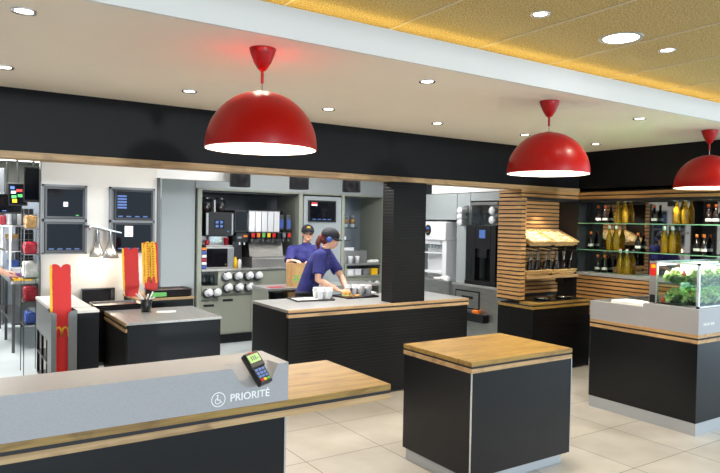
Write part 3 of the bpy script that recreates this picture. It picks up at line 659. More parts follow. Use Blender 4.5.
mesh('control_block', B().box(3.53,8.50,1.43,3.715,8.95,1.555,0,.006), 'blackpl', t); mesh('buttons', B().box(3.55,8.495,1.48,3.61,8.50,1.51), 'greypl', t); mesh('label_plate', B().box(3.64,8.495,1.50,3.70,8.50,1.53), 'orange', t)
for x in (3.59, 3.66): mesh('tap', B().cyl((x,8.52,1.39), .01, .04), 'whitepl', t)
mesh('pedestal', B().box(3.56,8.7,1.06,3.70,8.95,1.43), 'darksteel', t)
o = mesh('sauce_bottle', B().lathe([(0,0),(.028,0),(.028,.12),(.014,.15),(.012,.16),(0,.16)], (3.53,8.52,1.058), 20), 'yel_card', base=(3.53,8.52,1.058)); tag(o, 'yellow topped squeeze bottle beside the microwave', 'bottle')
o = mesh('sauce_bottle', B().lathe([(0,0),(.026,0),(.026,.10),(.010,.13),(0,.13)], (3.585,8.50,1.058), 20), 'whitepl', base=(3.585,8.5,1.058)); tag(o, 'white squeeze bottle beside the yellow one by the microwave', 'bottle')
# soda fountain
t = thing('soda_fountain', 'steel soda fountain with five tall white towers and coloured taps', 'soda fountain', (4.0, 8.75, 1.06))
for k in range(5): mesh('tower', B().box(3.735+k*.098,8.52,1.575,3.822+k*.098,8.8,1.865,0,.006), 'whitepl', t)
mesh('tower_trim', B().box(3.73,8.53,1.855,4.225,8.82,1.88), 'steel', t)
mesh('valve_bar', B().box(3.73,8.53,1.47,4.40,8.8,1.574,0,.004), 'blackpl', t)
for k, m in enumerate(('red_card','orange','greenpl','yel_card','red_card','blackpl','greypl','red_card')):
    x = 3.775+k*.082; v = mesh('valve', B().box(x-.028,8.47,1.475,x+.028,8.53,1.565,0,.005), 'blackpl', t)
    mesh('flavour_plate', B().box(x-.025,8.466,1.50,x+.025,8.4705,1.56), m, v); mesh('nozzle', B().cyl((x,8.5,1.44), .014, .04), 'greypl', v)
mesh('splash_back', B().prism([(8.62,1.14),(8.95,1.14),(8.95,1.47),(8.70,1.47)], 3.80, 4.34, 'x'), 'steel', t)
mesh('drip_box', B().box(3.78,8.50,1.06,4.36,8.95,1.19,0,.004).box(3.80,8.56,1.19,4.34,8.62,1.22), 'steel_top', t)
for k, x in enumerate((4.265, 4.385)):
    s_ = mesh('syrup_unit', B().box(x-.04,8.56,1.60,x+.04,8.75,1.83,0,.01), 'darksteel', t); mesh('blue_label', B().box(x-.028,8.554,1.63,x+.028,8.56,1.76), 'bluepl', s_)
mesh('black_canister', B().box(4.30,8.6,1.58,4.36,8.7,1.89,0,.01), 'blackpl', t)
# shelf bay objects
for k, (x, l) in enumerate(((5.475,'left clear canister of brown topping on the small shelf in the right kitchen bay'), (5.61,'right clear canister of brown topping on the small shelf in the right kitchen bay'))):
    t = thing('topping_canister', l, 'canister', (x, 8.72, 1.655), 'topping canisters on the shelf')
    mesh('jar', B().lathe([(0,0),(.042,0),(.048,.16),(.05,.165),(0,.165)], (x,8.72,1.655), 20), 'clearpl', t); mesh('topping', B().lathe([(0,.065),(.041,.065),(.045,.13),(0,.13)], (x,8.72,1.655), 20), 'brownfood', t); mesh('lid', B().lathe([(.05,.165),(.045,.18),(.02,.2),(0,.2)], (x,8.72,1.655), 20), 'greypl', t); mesh('white_base', B().cyl((x,8.72,1.656), .04, .05), 'whitepl', t)
t = thing('paper_dispenser', 'beige box with a white slot at the left of the kitchen shelf', 'dispenser', (5.37,8.7,1.655)); mesh('box', B().box(5.31,8.64,1.655,5.42,8.76,1.90,0,.004), 'cream_wall', t); mesh('slot', B().box(5.325,8.635,1.68,5.405,8.641,1.74), 'paper', t)
t = thing('blender', 'small black blender on the lower kitchen shelf', 'blender', (5.40,8.72,1.452)); mesh('base', B().box(5.35,8.66,1.452,5.47,8.78,1.51,0,.01), 'whitepl', t); mesh('jug', B().lathe([(0,.06),(.04,.06),(.05,.16),(.03,.18),(0,.18)], (5.40,8.72,1.452), 20), 'blackpl', t)
for k, x in enumerate((5.42, 5.55)):
    o = mesh('paper_cup', B().lathe([(0,0),(.03,0),(.038,.095),(.041,.1),(.038,.115),(0,.115)], (x,8.45,1.09), 20), 'whitepl', base=(x,8.45,1.09)); tag(o, ['left white cup on the steel worktop of the right kitchen bay', 'right white cup on the steel worktop of the right kitchen bay'][k], 'cup')
o = mesh('cloth', B().sphere((5.87,8.48,1.115), (.11,.06,.03)).sphere((5.81,8.47,1.11), (.05,.05,.025)).sphere((5.92,8.46,1.118),(.04,.05,.03)), 'paper', base=(5.87,8.48,1.09)); tag(o, 'crumpled white cloth on the worktop by the black column', 'cloth')
o = mesh('utensil_tray', B().box(5.32,8.55,1.29,5.55,8.75,1.32,0,.005).box(5.36,8.56,1.32,5.56,8.7,1.335,0,.004), 'whitepl', base=(5.44,8.65,1.29)); tag(o, 'white shallow tray on the steel block in the right kitchen bay', 'tray')

# ============================================================ PASS COUNTER with bag
t = thing('pass_counter', 'steel topped pass counter behind the front worker, with open shelf', 'counter', (4.2, 7.25, 0))
mesh('steel_top', B().box(3.33,7.03,.893,5.0,7.49,.92,0,.003), 'steel_top', t)
mesh('side_panel', B().box(3.335,7.04,.05,3.35,7.48,.893), 'kit_grey', t); mesh('side_panel', B().box(4.98,7.04,.05,4.995,7.48,.893), 'kit_grey', t)
mesh('shelf', B().box(3.35,7.05,.72,4.98,7.47,.735), 'darksteel', t); mesh('front', B().box(3.35,7.05,.05,4.98,7.06,.72), 'kit_grey', t); mesh('feet', B().box(3.36,7.06,0,3.4,7.1,.05).box(4.9,7.4,0,4.95,7.45,.05), 'darksteel', t)
for k, (x, m, l) in enumerate(((3.52,'blackpl','black box on the shelf under the pass counter'), (3.72,'kraft','kraft paper bundle on the shelf under the pass counter'), (3.95,'blackpl','dark box right of the kraft bundle under the pass counter'))):
    o = mesh('box', B().box(x-.08,7.09,.735,x+.08,7.3,.86,0,.006), m, base=(x,7.2,.735)); tag(o, l, 'box')
t = thing('paper_bag', 'brown kraft paper bag with green and orange print held by the back worker', 'paper bag', (3.81,7.17,.92))
b = B(); x0,x1,y0,y1,z0,z1 = 3.685,3.935,7.10,7.23,.92,1.21
ps = [(x0,y0,z0),(x1,y0,z0),(x1,y1,z0),(x0,y1,z0),(x0-.004,y0,z1),(x1+.004,y0,z1),(x1+.004,y1,z1),(x0-.004,y1,z1),(x0+.02,(y0+y1)/2,z1-.01),(x1-.02,(y0+y1)/2,z1-.01),(x0+.012,(y0+y1)/2,z0),(x1-.012,(y0+y1)/2,z0)]
V = [b.bm.verts.new(p) for p in ps]
for f in ((0,1,5,4),(3,7,6,2),(0,4,8,10),(10,8,7,3),(1,11,9,5),(11,2,6,9),(0,10,11,1),(10,3,2,11)): b.bm.faces.new([V[i] for i in f])
mesh('bag', b, 'kraft', t)
b = B()
for k in range(7): b.box(x0+.02+k*.03,y0-.0015,z0+.075+.012*(k%2),x0+.042+k*.03,y0-.0005,z0+.10+.018*(k%3))
b.box(x0+.02,y0-.0015,z0+.135,x0+.17,y0-.0005,z0+.145).box(x0+.02,y0-.0015,z0+.055,x0+.13,y0-.0005,z0+.062)
mesh('green_print', b, 'greenpl', t); mesh('orange_print', B().box(x1-.09,y0-.002,z0+.02,x1-.05,y0-.001,z0+.11,0), 'orange', t)
o = mesh('order_slip', B().box(3.40,7.10,.9202,3.60,7.22,.923), 'crimson', base=(3.5,7.16,.92)); tag(o, 'red and white order slip beside the paper bag on the pass counter', 'paper')

# ============================================================ ON THE CENTRAL COUNTER
def bigtray(loc, rz, label, m):
    t = thing('food_tray', label, 'tray', loc); b = B().box(-.20,-.14,.002,.20,.14,.008,0,.001); x,y,z = loc
    def rim(b): return b.box(-.21,-.15,.0,-.20,.15,.018).box(.20,-.15,0,.21,.15,.018).box(-.20,-.15,0,.20,-.14,.018).box(-.20,.14,0,.20,.15,.018)
    mm = Matrix.Translation(loc)@Matrix.Rotation(rz,4,'Z')
    mesh('rim', rim(B()).xf(mm), 'trayp', t); mesh('liner', b.xf(mm), m, t); return t
bigtray((3.28,5.87,.921), -.12, 'tray with white liner and sundae cups, left on the steel counter', 'paper')
bigtray((3.86,5.90,.921), .05, 'tray with burger and sundae cups, right on the steel counter by the column', 'greypl')
t = thing('sundae_cup', 'x', 'cup', (0,0,0), None)
mesh('cup', B().lathe([(0,0),(.027,0),(.036,.082),(.038,.085),(0,.085)], (0,0,0), 24), 'whitepl', t)
mesh('lid', B().lathe([(.041,.083),(.041,.09),(.034,.096),(.036,.112),(.030,.118),(0,.118)], (0,0,0), 24), 'whitepl', t); mesh('cream', B().sphere((0,0,.093),(.026,.026,.02)), 'paper', t)
cups = [(3.355,5.80,'front left cup of the sundaes on the left tray','l'),(3.42,5.86,'back left cup of the sundaes on the left tray','l'),(3.425,5.775,'front middle cup of the sundaes on the left tray','l'),(3.48,5.83,'back right cup of the sundaes on the left tray','l'),(3.36,5.90,'rearmost cup of the sundaes on the left tray','l'),
 (3.90,5.98,'rear left cup of the sundaes on the right tray','r'),(3.93,5.90,'front left cup of the sundaes on the right tray','r'),(3.99,5.96,'rear middle cup of the sundaes on the right tray','r'),(4.02,5.88,'front right cup of the sundaes on the right tray, nearest the column','r'),(3.82,6.01,'cup behind the worker hands on the right tray','r')]
for k, (x, y, l, s_) in enumerate(cups):
    c = t if k == 0 else dup(t)
    c.location = (x, y, .929); c['label'] = l; c['group'] = 'sundae cups on the left tray' if s_ == 'l' else 'sundae cups on the right tray'
t = thing('burger', 'wrapped burger with golden bun under the worker hands on the right tray', 'burger', (3.72,5.86,.93))
mesh('bun', B().lathe([(0,0),(.045,0),(.052,.012),(.05,.02),(.052,.03),(.05,.045),(.034,.062),(0,.07)], (3.72,5.86,.929), 24), 'brownfood', t); mesh('filling', B().lathe([(0,.018),(.056,.018),(.056,.028),(0,.028)], (3.72,5.86,.929), 24), 'lettuce', t)
for k in range(8):
    x, y = 3.80+random.uniform(-.05,.05), 5.80+random.uniform(-.025,.025)
    o = mesh('nugget', B().sphere((x,y,.945),(.022,.016,.013),seg=10), 'brownfood', base=(x,y,.93)); tag(o, 'golden nugget in the little heap in front of the right tray cups', 'nugget', 'nuggets on the right tray')
o = mesh('napkin_pile', B().box(4.08,5.93,.929,4.17,6.02,.955,0,.01), 'paper', base=(4.12,5.97,.929)); tag(o, 'small white napkin pile by the black column', 'napkins')
# ============================================================ RIGHT KITCHEN WALL
t = thing('ice_cream_machine', 'white ice cream machine with round blue display, right of the column', 'ice cream machine', (6.3,7.2,.9))
mesh('head', B().box(6.02,6.90,1.50,6.58,7.52,1.77,0,.012), 'whitepl', t); mesh('body', B().box(6.22,6.90,.94,6.58,7.52,1.50).box(6.04,6.90,.94,6.22,6.99,1.5,0,.004), 'whitepl', t)
q = Matrix.Rotation(-PI/2,4,'Y')
d_ = mesh('display_ring', B().cyl((6.022,7.28,1.645), .062, .012, M4=q@Matrix.Scale(1.25,4,(1,0,0))), 'blackpl', t)
mesh('display', B().box(6.006,7.25,1.66,6.0095,7.31,1.69), 'ui_blue', d_); mesh('lit_button', B().box(6.006,7.26,1.61,6.0095,7.275,1.625), 'ui_red', d_); mesh('lit_button', B().box(6.006,7.29,1.60,6.0095,7.305,1.612), 'ui_green', d_)
for k in range(5): mesh('nozzle', B().lathe([(0,0),(.012,0),(.02,.05),(.026,.12),(0,.12)], (6.12,7.08+k*.075,1.38), 16), 'clearpl', t)
mesh('nozzle_bar', B().box(6.06,7.03,1.30,6.2,7.46,1.32,0,.006).box(6.06,7.03,1.44,6.2,7.46,1.50,0,.006), 'whitepl', t); mesh('drip_tray', B().box(6.04,7.0,1.02,6.22,7.5,1.05,0,.004), 'whitepl', t)
t = thing('steel_cabinet', 'grey steel low cabinet under the ice cream machine', 'cabinet', (6.3,7.3,0))
mesh('body', B().box(6.0,6.78,.08,6.59,7.9,.915,0,.003), 'steel', t); mesh('worktop', B().box(5.98,6.77,.915,6.59,7.9,.94,0,.003), 'steel_top', t); mesh('feet', B().box(6.1,6.8,0,6.2,6.9,.08).box(6.1,7.7,0,6.2,7.8,.08), 'darksteel', t)
o = mesh('cloth', B().sphere((6.06,6.93,.965),(.07,.10,.03)).sphere((6.03,6.86,.955),(.05,.05,.05)).sphere((6.05,7.08,.955),(.05,.09,.018)), 'paper', base=(6.06,6.95,.94)); tag(o, 'white cloth draped over the cabinet edge under the ice cream machine', 'cloth')
t = thing('steel_machine_cabinet', 'steel cabinet with a framed drawer under the black coffee machine', 'cabinet', (6.3,6.15,0))
mesh('body', B().box(5.985,5.64,.06,6.58,6.68,.90,0,.004), 'steel', t); mesh('worktop', B().box(5.97,5.635,.90,6.59,6.69,.935,0,.004), 'steel_top', t)
dr = mesh('drawer', B().box(5.978,6.15,.60,5.986,6.62,.85,0,.002), 'blackpl', t); mesh('drawer_front', B().box(5.974,6.17,.62,5.979,6.60,.83), 'steel', dr); mesh('handle', B().box(5.964,6.27,.74,5.975,6.48,.775), 'blackpl', dr)
mesh('feet', B().box(6.05,5.7,0,6.12,5.8,.06).box(6.05,6.5,0,6.12,6.6,.06), 'darksteel', t)
t = thing('knock_box', 'black box with blue and orange items hung on the steel cabinet', 'box', (5.93,6.2,.45)); mesh('bin', B().box(5.89,5.98,.455,5.983,6.42,.57,0,.01), 'blackpl', t); mesh('orange_item', B().box(5.91,6.10,.56,5.97,6.22,.61,0,.01), 'orange', t); mesh('blue_item', B().box(5.91,6.34,.56,5.95,6.41,.585,0,.006), 'bluepl', t)
t = thing('bean_coffee_machine', 'tall black coffee machine with small blue screen on the steel cabinet at right', 'coffee machine', (6.25,6.2,.935))
mesh('body', B().box(6.04,5.90,1.30,6.56,6.46,1.735,0,.008), 'blackpl', t); mesh('side_column', B().box(6.0,6.28,.99,6.10,6.46,1.735,0,.008).box(6.0,5.90,.99,6.10,5.99,1.735,0,.008), 'blackpl', t)
mesh('front_panel', B().box(6.0,5.995,1.42,6.04,6.275,1.73,0,.004), 'blackpl', t); mesh('screen', B().box(5.996,6.09,1.56,6.001,6.2,1.67), 'ui_blue', t)
mesh('spout', B().box(6.0,6.06,1.30,6.1,6.2,1.42,0,.006), 'blackpl', t); mesh('back', B().box(6.2,5.99,.99,6.56,6.28,1.3), 'blackpl', t); mesh('drip_base', B().box(5.99,5.90,.935,6.56,6.46,.99,0,.004), 'blackpl', t)
mesh('milk_container', B().box(5.992,6.34,1.06,6.0,6.43,1.3), 'clearpl', t)
t = thing('cup_rack', 'steel rack of cups standing on the black coffee machine', 'rack', (6.2,6.2,1.735)); mesh('frame', B().box(6.08,5.96,2.0,6.5,6.46,2.04).box(6.08,6.44,1.735,6.1,6.46,2.01).box(6.08,5.96,1.735,6.1,5.98,2.01).box(6.3,5.96,1.735,6.31,6.46,2.01), 'steel', t)
t2 = thing('cup_holder', 'narrow steel cup holder on the pale wall pier beside the black coffee machine', 'holder', (6.08,6.55,1.7)); mesh('plate', B().box(6.068,6.515,1.70,6.099,6.585,2.0,0,.002), 'steel', t2)
for k in range(3): mesh('hopper', B().box(6.02,6.13+k*.12,1.737,6.16,6.23+k*.12,1.90,0,.012), 'clearpl', t)
for k, (y,z) in enumerate(((5.94,1.80),(5.94,1.92),(6.55,1.76),(6.55,1.84),(6.55,1.92))):
    o = mesh('cup_sleeve', B().lathe([(0,0),(.036,0),(.05,.10),(.054,.11),(0,.112)], (0,0,0), 20, M4=Matrix.Rotation(-PI/2,4,'Y')), 'whitepl' , base=(0,0,0)); o.location = (6.07, y, z); tag(o, ['white cup lying at the right end of the rack, lower', 'white cup lying at the right end of the rack, upper','lowest white cup stacked at the left end of the rack','middle white cup stacked at the left end of the rack','topmost white cup stacked at the left end of the rack'][k], 'cup')
o = mesh('cloth', B().sphere((6.03,5.78,.955),(.05,.10,.02)).sphere((6.05,5.72,.96),(.04,.05,.022)), 'paper', base=(6.03,5.78,.935)); tag(o, 'white cloth folded on the steel cabinet beside the slatted pier', 'cloth')

# ============================================================ ALCOVE CABINET, BASKETS
t = thing('alcove_cabinet', 'black ribbed corner cabinet with double oak edge below the bread baskets', 'cabinet', (6.27,5.3,0))
b = B()
b.box(5.75,5.04,.812,6.79,5.247,.838,0,.0015).box(5.755,5.045,.795,6.79,5.56,.812,1).box(5.75,5.04,.765,6.79,5.6,.795,0,.0015); b.box(5.85,5.247,.812,6.79,5.545,.838)
mesh('oak_top', b, ['oak', 'blackgap'], t); mesh('body', B().box(5.757,5.047,.02,6.785,5.6,.765), 'ribbed', t); mesh('plinth', B().box(5.79,5.09,0,6.78,5.58,.02), 'darksteel', t)
b = B(); b.box(5.90,5.08,.838,6.76,5.42,.846,0,.002); mesh('black_tray', b, 'blackpl', t)
for k, (x, l) in enumerate(((6.10,'left oval chrome dish on the alcove cabinet'), (6.48,'right oval chrome dish on the alcove cabinet'))):
    o = mesh('chrome_dish', B().lathe([(0,.004),(.10,.004),(.12,.03),(.135,.034),(.132,.026),(.105,0),(0,0)], (0,0,0), 32, M4=Matrix.Scale(.75,4,(0,1,0))), 'chrome', base=(0,0,0)); o.location = (x,5.2,.847); tag(o, l, 'dish')
t = thing('display_shelf', 'oak display shelf across the slatted alcove', 'shelf', (6.3,5.4,1.1)); mesh('board', B().box(5.843,5.22,1.10,6.786,5.545,1.135,0,.002), 'oak_edge', t); mesh('bracket', B().box(5.86,5.45,1.0,5.88,5.55,1.10), 'blackpl', t); mesh('bracket', B().box(6.75,5.45,1.0,6.77,5.55,1.10), 'blackpl', t)
def basket(w, d, h, name, label):
    t = thing(name, label, 'basket', (0,0,0)); b = B(); s_ = .03
    P0 = [(-w/2+s_,-d/2+s_),(w/2-s_,-d/2+s_),(w/2-s_,d/2-s_),(-w/2+s_,d/2-s_)]; P1 = [(-w/2,-d/2),(w/2,-d/2),(w/2,d/2),(-w/2,d/2)]
    v0 = [b.bm.verts.new((x,y,0)) for x,y in P0]; v1 = [b.bm.verts.new((x,y,h)) for x,y in P1]; v2 = [b.bm.verts.new((x*.93,y*.93,h)) for x,y in P1]; v3 = [b.bm.verts.new((x*.93,y*.93,.01)) for x,y in P0]
    b.bm.faces.new(v0[::-1]); b.bm.faces.new(v3)
    for a, c in ((v0,v1),(v1,v2),(v2,v3)):
        for i in range(4): b.bm.faces.new((a[i],a[(i+1)%4],c[(i+1)%4],c[i]))
    mesh('weave', b, 'wicker', t)
    b = B()
    for i in range(4): x0,y0 = P1[i]; x1,y1 = P1[(i+1)%4]; b.tube([(x0,y0,h),(x1,y1,h)], .009)
    for i in range(4): x0,y0 = P1[i]; x1,y1 = P1[(i+1)%4]; b.tube([(x0*.97,y0*.97,h*.5),(x1*.97,y1*.97,h*.5)], .006)
    mesh('rim', b, 'wicker', t); return t
TL = math.radians(24)
bk = basket(.42,.34,.07,'wicker_basket','left tilted wicker bread basket in the alcove'); bk.location = (6.09,5.375,1.55); bk.rotation_euler = (TL,0,0); bk['group'] = 'tilted bread baskets'
dup(bk, (6.53,5.375,1.55), label='right tilted wicker bread basket in the alcove')
for bxx, side in ((6.09,'left'), (6.53,'right')):
    for i in range(3):
        for j in range(4):
            lx = -.125+i*.125; ly = -.105+j*.07; m4 = Matrix.Translation((bxx,5.375,1.55))@Matrix.Rotation(TL,4,'X')
            p = m4@Vector((lx, ly, .05)); o = mesh('bread_roll', B().sphere((0,0,0),(.062,.036,.028),seg=14), 'bread', base=(0,0,0)) if (i+j==0 and side=='left') else dup(roll)
            if i+j==0 and side=='left': roll = o
            o.location = p; o.rotation_euler = (TL,0,random.uniform(-.3,.3)); tag(o, f'pale bread roll among those in the {side} tilted basket', 'bread roll', f'bread rolls in the {side} basket')
t = thing('basket_rail', 'black metal bracket rail carrying the tilted bread baskets', 'rail', (6.3,5.4,1.45)); b = B().box(5.85,5.515,1.46,6.78,5.545,1.49)
for x in (5.92,6.15,6.40,6.62): b.loft([(x,5.53,1.47),(x,5.14,1.435),(x,5.12,1.48)], [.007]*3, seg=6)
mesh('rail', b, 'blackpl', t)
bk2 = basket(.45,.26,.06,'wicker_basket','left low wicker basket of black bottles on the oak shelf'); bk2.location = (6.08,5.37,1.136); bk2['group'] = 'low baskets on the oak shelf'
dup(bk2, (6.55,5.37,1.136), label='right low wicker basket of black bottles on the oak shelf')
bt_ = thing('slim_bottle', 'x', 'bottle', (0,0,0)); mesh('bottle', B().lathe([(0,0),(.022,0),(.024,.01),(.024,.13),(.012,.165),(.010,.17),(0,.17)], (0,0,0), 16), 'darkbot', bt_); mesh('neck_sleeve', B().lathe([(.007,.165),(.0055,.26),(.008,.262),(.008,.275),(0,.275)], (0,0,0), 12), 'steel', bt_)
fst = True
for bxx, side in ((6.08,'left'), (6.55,'right')):
    for i in range(6):
        for j in range(2):
            c = bt_ if fst else dup(bt_); fst = False
            c.location = (bxx-.165+i*.066+j*.02, 5.33+j*.075, 1.148); c.rotation_euler = (0, random.uniform(.1,.3) if (i+j)%2 else random.uniform(-.2,.0), 0); tag(c, f'slim black bottle with silver neck among those in the {side} low basket', 'bottle', f'slim black bottles in the {side} low basket')
for k, x in enumerate((6.0, 6.35)):
    t = thing('spotlight', ['left small spotlight under the alcove top','right small spotlight under the alcove top'][k], 'light', (x,5.4,2.05)); mesh('ring', B().lathe([(.018,0),(.03,-.004),(.03,0)], (x,5.4,2.05), 20), 'chrome', t); mesh('lens', B().lathe([(0,-.002),(.02,-.002),(.02,0)], (x,5.4,2.05), 16), 'led', t)
    lamp('alcove_light', 'SPOT', (x,5.38,2.03), 9, WARM, spot_size=1.7, spot_blend=.5, shadow_soft_size=.02)

# ============================================================ BOTTLE NICHE
o = mesh('mirror', B().box(7.045,2.95,1.166,7.059,5.25,2.049), 'mirror', base=(7.05,3.6,1.166)); tag(o, 'wide mirror behind the oil bottles', 'mirror')
for z, l in ((1.775,'upper green edged glass shelf of the mirrored niche'), (1.445,'lower green edged glass shelf of the mirrored niche')):
    o = mesh('glass_shelf', B().box(6.79,2.95,z,7.04,5.248,z+.011), 'glass_g', base=(6.9,3.6,z)); tag(o, l, 'shelf', 'glass shelves in the mirrored niche')
    mesh('polished_edge', B().box(6.787,2.95,z,6.79,5.248,z+.011), mat('green glass edge', (120,180,150), .2), o)
go = thing('oil_bottle', 'x', 'bottle', (0,0,0)); mesh('bottle', B().lathe([(0,0),(.032,0),(.034,.008),(.034,.14),(.03,.165),(.018,.20),(.014,.22),(.014,.25),(0,.25)], (0,0,0), 20), 'oil', go); mesh('swing_cap', B().lathe([(.015,.245),(.017,.25),(.017,.275),(.012,.29),(0,.295)], (0,0,0), 16), 'whitepl', go); mesh('red_seal', B().cyl((0,0,.282),.012,.016), 'crimson', go)
da = thing('vinegar_bottle', 'x', 'bottle', (0,0,0)); mesh('bottle', B().lathe([(0,0),(.030,0),(.032,.008),(.031,.10),(.026,.13),(.014,.155),(.012,.19),(0,.19)], (0,0,0), 20), 'darkbot', da); mesh('cap', B().lathe([(.015,.185),(.015,.22),(0,.222)], (0,0,0), 16), 'orange', da); mesh('label', B().lathe([(.0325,.035),(.0325,.065)], (0,0,0), 20), 'paper', da); mesh('red_band', B().lathe([(.0155,.187),(.0155,.197)], (0,0,0), 16), 'crimson', da)
g1 = d1 = True
rows = [(1.786,'upper shelf',[('d',5.10,0),('d',5.00,1),('o',4.82,0),('o',4.72,1),('d',4.34,2),('o',4.07,2),('o',3.97,3),('d',3.71,3),('d',3.63,4)]),
        (1.456,'lower shelf',[('d',5.20,0),('o',4.93,0),('o',4.83,1),('d',4.54,1),('o',4.21,2),('o',4.11,3),('d',3.83,2),('d',3.75,3)]),
        (1.166,'grey ledge',[('d',5.09,0),('d',4.99,1),('o',4.77,0),('o',4.68,1)])]
on = ['first','second','third','fourth','fifth','sixth']
for z, nm_, items in rows:
    for kd, y, idx in items:
        if kd == 'o':
            c = go if g1 else dup(go); g1 = False; tag(c, f'{on[idx]} golden oil bottle from the left on the {nm_} of the mirrored niche', 'bottle', f'golden oil bottles on the {nm_}')
        else:
            c = da if d1 else dup(da); d1 = False; tag(c, f'{on[idx]} dark orange capped bottle from the left on the {nm_} of the mirrored niche', 'bottle', f'dark bottles on the {nm_}')
        c.location = (6.985, y, z); s_ = 1.05 if kd == 'o' else 1.0; c.scale = (s_, s_, s_)
for k, y in enumerate((4.97, 4.6, 4.05, 3.65)):
    t = thing('spotlight', f'{on[k]} small spotlight from the left in the top of the mirrored niche', 'light', (6.9,y,2.05)); mesh('ring', B().lathe([(.018,0),(.03,-.004),(.03,0)], (6.9,y,2.05), 20), 'chrome', t); mesh('lens', B().lathe([(0,-.002),(.02,-.002),(.02,0)], (6.9,y,2.05), 16), 'led', t)
    lamp('niche_light', 'SPOT', (6.9,y,2.03), 7, WARM, spot_size=1.8, spot_blend=.5, shadow_soft_size=.02)

# ============================================================ SALAD COUNTER
t = thing('salad_counter', 'salad counter with grey top, double oak band and pale plinth at right', 'counter', (5.95,3.4,0))
mesh('body', B().box(5.305,2.875,.104,6.62,3.925,.776,0,.001), 'panel', t)
b = B(); b.box(5.30,2.87,.822,6.625,3.93,.852,0,.0015).box(5.306,2.876,.806,6.62,3.924,.822,1).box(5.30,2.87,.776,6.625,3.93,.806,0,.0015); mesh('oak_band', b, ['oak_edge_y', 'blackgap'], t)
b = B(); b.box(5.30,2.87,.852,6.625,3.38,1.065,0,.002).box(5.30,3.38,.852,5.33,3.93,1.028).box(5.33,3.90,.852,6.625,3.93,1.028).box(5.33,3.38,.852,6.625,3.90,.98)
mesh('grey_slab', b, 'grey_top', t)
mesh('well_lining', B().box(5.33,3.38,.98,6.60,3.90,.985).box(5.33,3.885,.985,6.6,3.90,1.034), 'steel', t)
mesh('plinth', B().box(5.303,2.873,0,6.6,3.922,.104), 'plinth', t); mesh('corner_strip', B().box(5.298,3.924,.104,5.306,3.934,.776), 'chrome', t)
textmesh('lettering', 'SALAD BAR', .034, 'paper', t, (5.375, 2.8695, .925), (PI/2, 0, 0))
o = mesh('paper_folder', B().prism([(5.40,3.46),(5.62,3.44),(5.66,3.78),(5.44,3.80)], .986, 1.04, 'z'), 'paper', base=(5.5,3.6,.985)); tag(o, 'stack of white paper lying in the lower part of the salad counter', 'paper')
o = mesh('black_tray', B().box(5.75,3.42,.986,6.3,3.85,1.02,0,.006), 'blackpl', base=(6.0,3.6,.985)); tag(o, 'flat black tray beside the white paper on the salad counter', 'tray')
t = thing('display_case', 'lit glass display case full of salad bowls on the salad counter', 'display case', (5.95,3.12,1.065))
X0,X1,Y1,Y2,Z0,Z1 = 5.345,6.45,2.90,3.34,1.065,1.445
b = B()
for x in (X0,X1-.02):
    for y in (Y1,Y2-.02): b.box(x,y,Z0,x+.02,y+.02,Z1)
for y in (Y1,Y2-.02): b.box(X0,y,Z1-.015,X1,y+.02,Z1).box(X0,y,Z0,X1,y+.02,Z0+.018)
for x in (X0,X1-.02): b.box(x,Y1,Z1-.015,x+.02,Y2,Z1).box(x,Y1,Z0,x+.02,Y2,Z0+.018)
mesh('chrome_frame', b, 'chrome', t)
mesh('end_pillar', B().box(X0-.004,Y2-.06,Z0,X0+.03,Y2+.01,Z1,0,.004), 'steel', t)
mesh('red_sticker', B().box(X0-.006,Y2-.055,Z1-.13,X0-.0035,Y2+.005,Z1-.02), 'red_card', t); mesh('yellow_sticker', B().box(X0-.007,Y2-.05,Z1-.06,X0-.0055,Y2-.01,Z1-.03), 'yel_card', t); mesh('black_sticker', B().box(X0-.006,Y2-.05,Z0+.01,X0-.0035,Y2,Z0+.08), 'blackpl', t)
mesh('side_glass', B().box(X0+.006,Y1+.02,Z0+.018,X0+.011,Y2-.06,Z1-.015), 'glass', t); mesh('front_glass', B().box(X0+.02,Y1+.006,Z0+.018,X1-.02,Y1+.011,Z1-.015), 'glass', t); mesh('top_glass', B().box(X0+.02,Y1+.02,Z1-.012,X1-.02,Y2-.02,Z1-.006), 'glass_g', t)
mesh('glass_shelf', B().box(X0+.02,Y1+.03,1.24,X1-.02,Y2-.03,1.248), 'glass_g', t); mesh('floor_plate', B().box(X0+.02,Y1+.02,Z0+.004,X1-.02,Y2-.02,Z0+.012), 'steel', t)
mesh('back_panel', B().box(X0+.45,Y2-.019,Z0+.018,X1-.02,Y2-.014,Z1-.015), 'white_pan', t); mesh('light_tube', B().box(X0+.04,Y2-.05,Z1-.035,X1-.04,Y2-.03,Z1-.018), 'glow', t)
lamp('case_light', 'AREA', (5.9,3.2,1.42), 17, (1,.95,.85), shape='RECTANGLE', size=.9, size_y=.15)
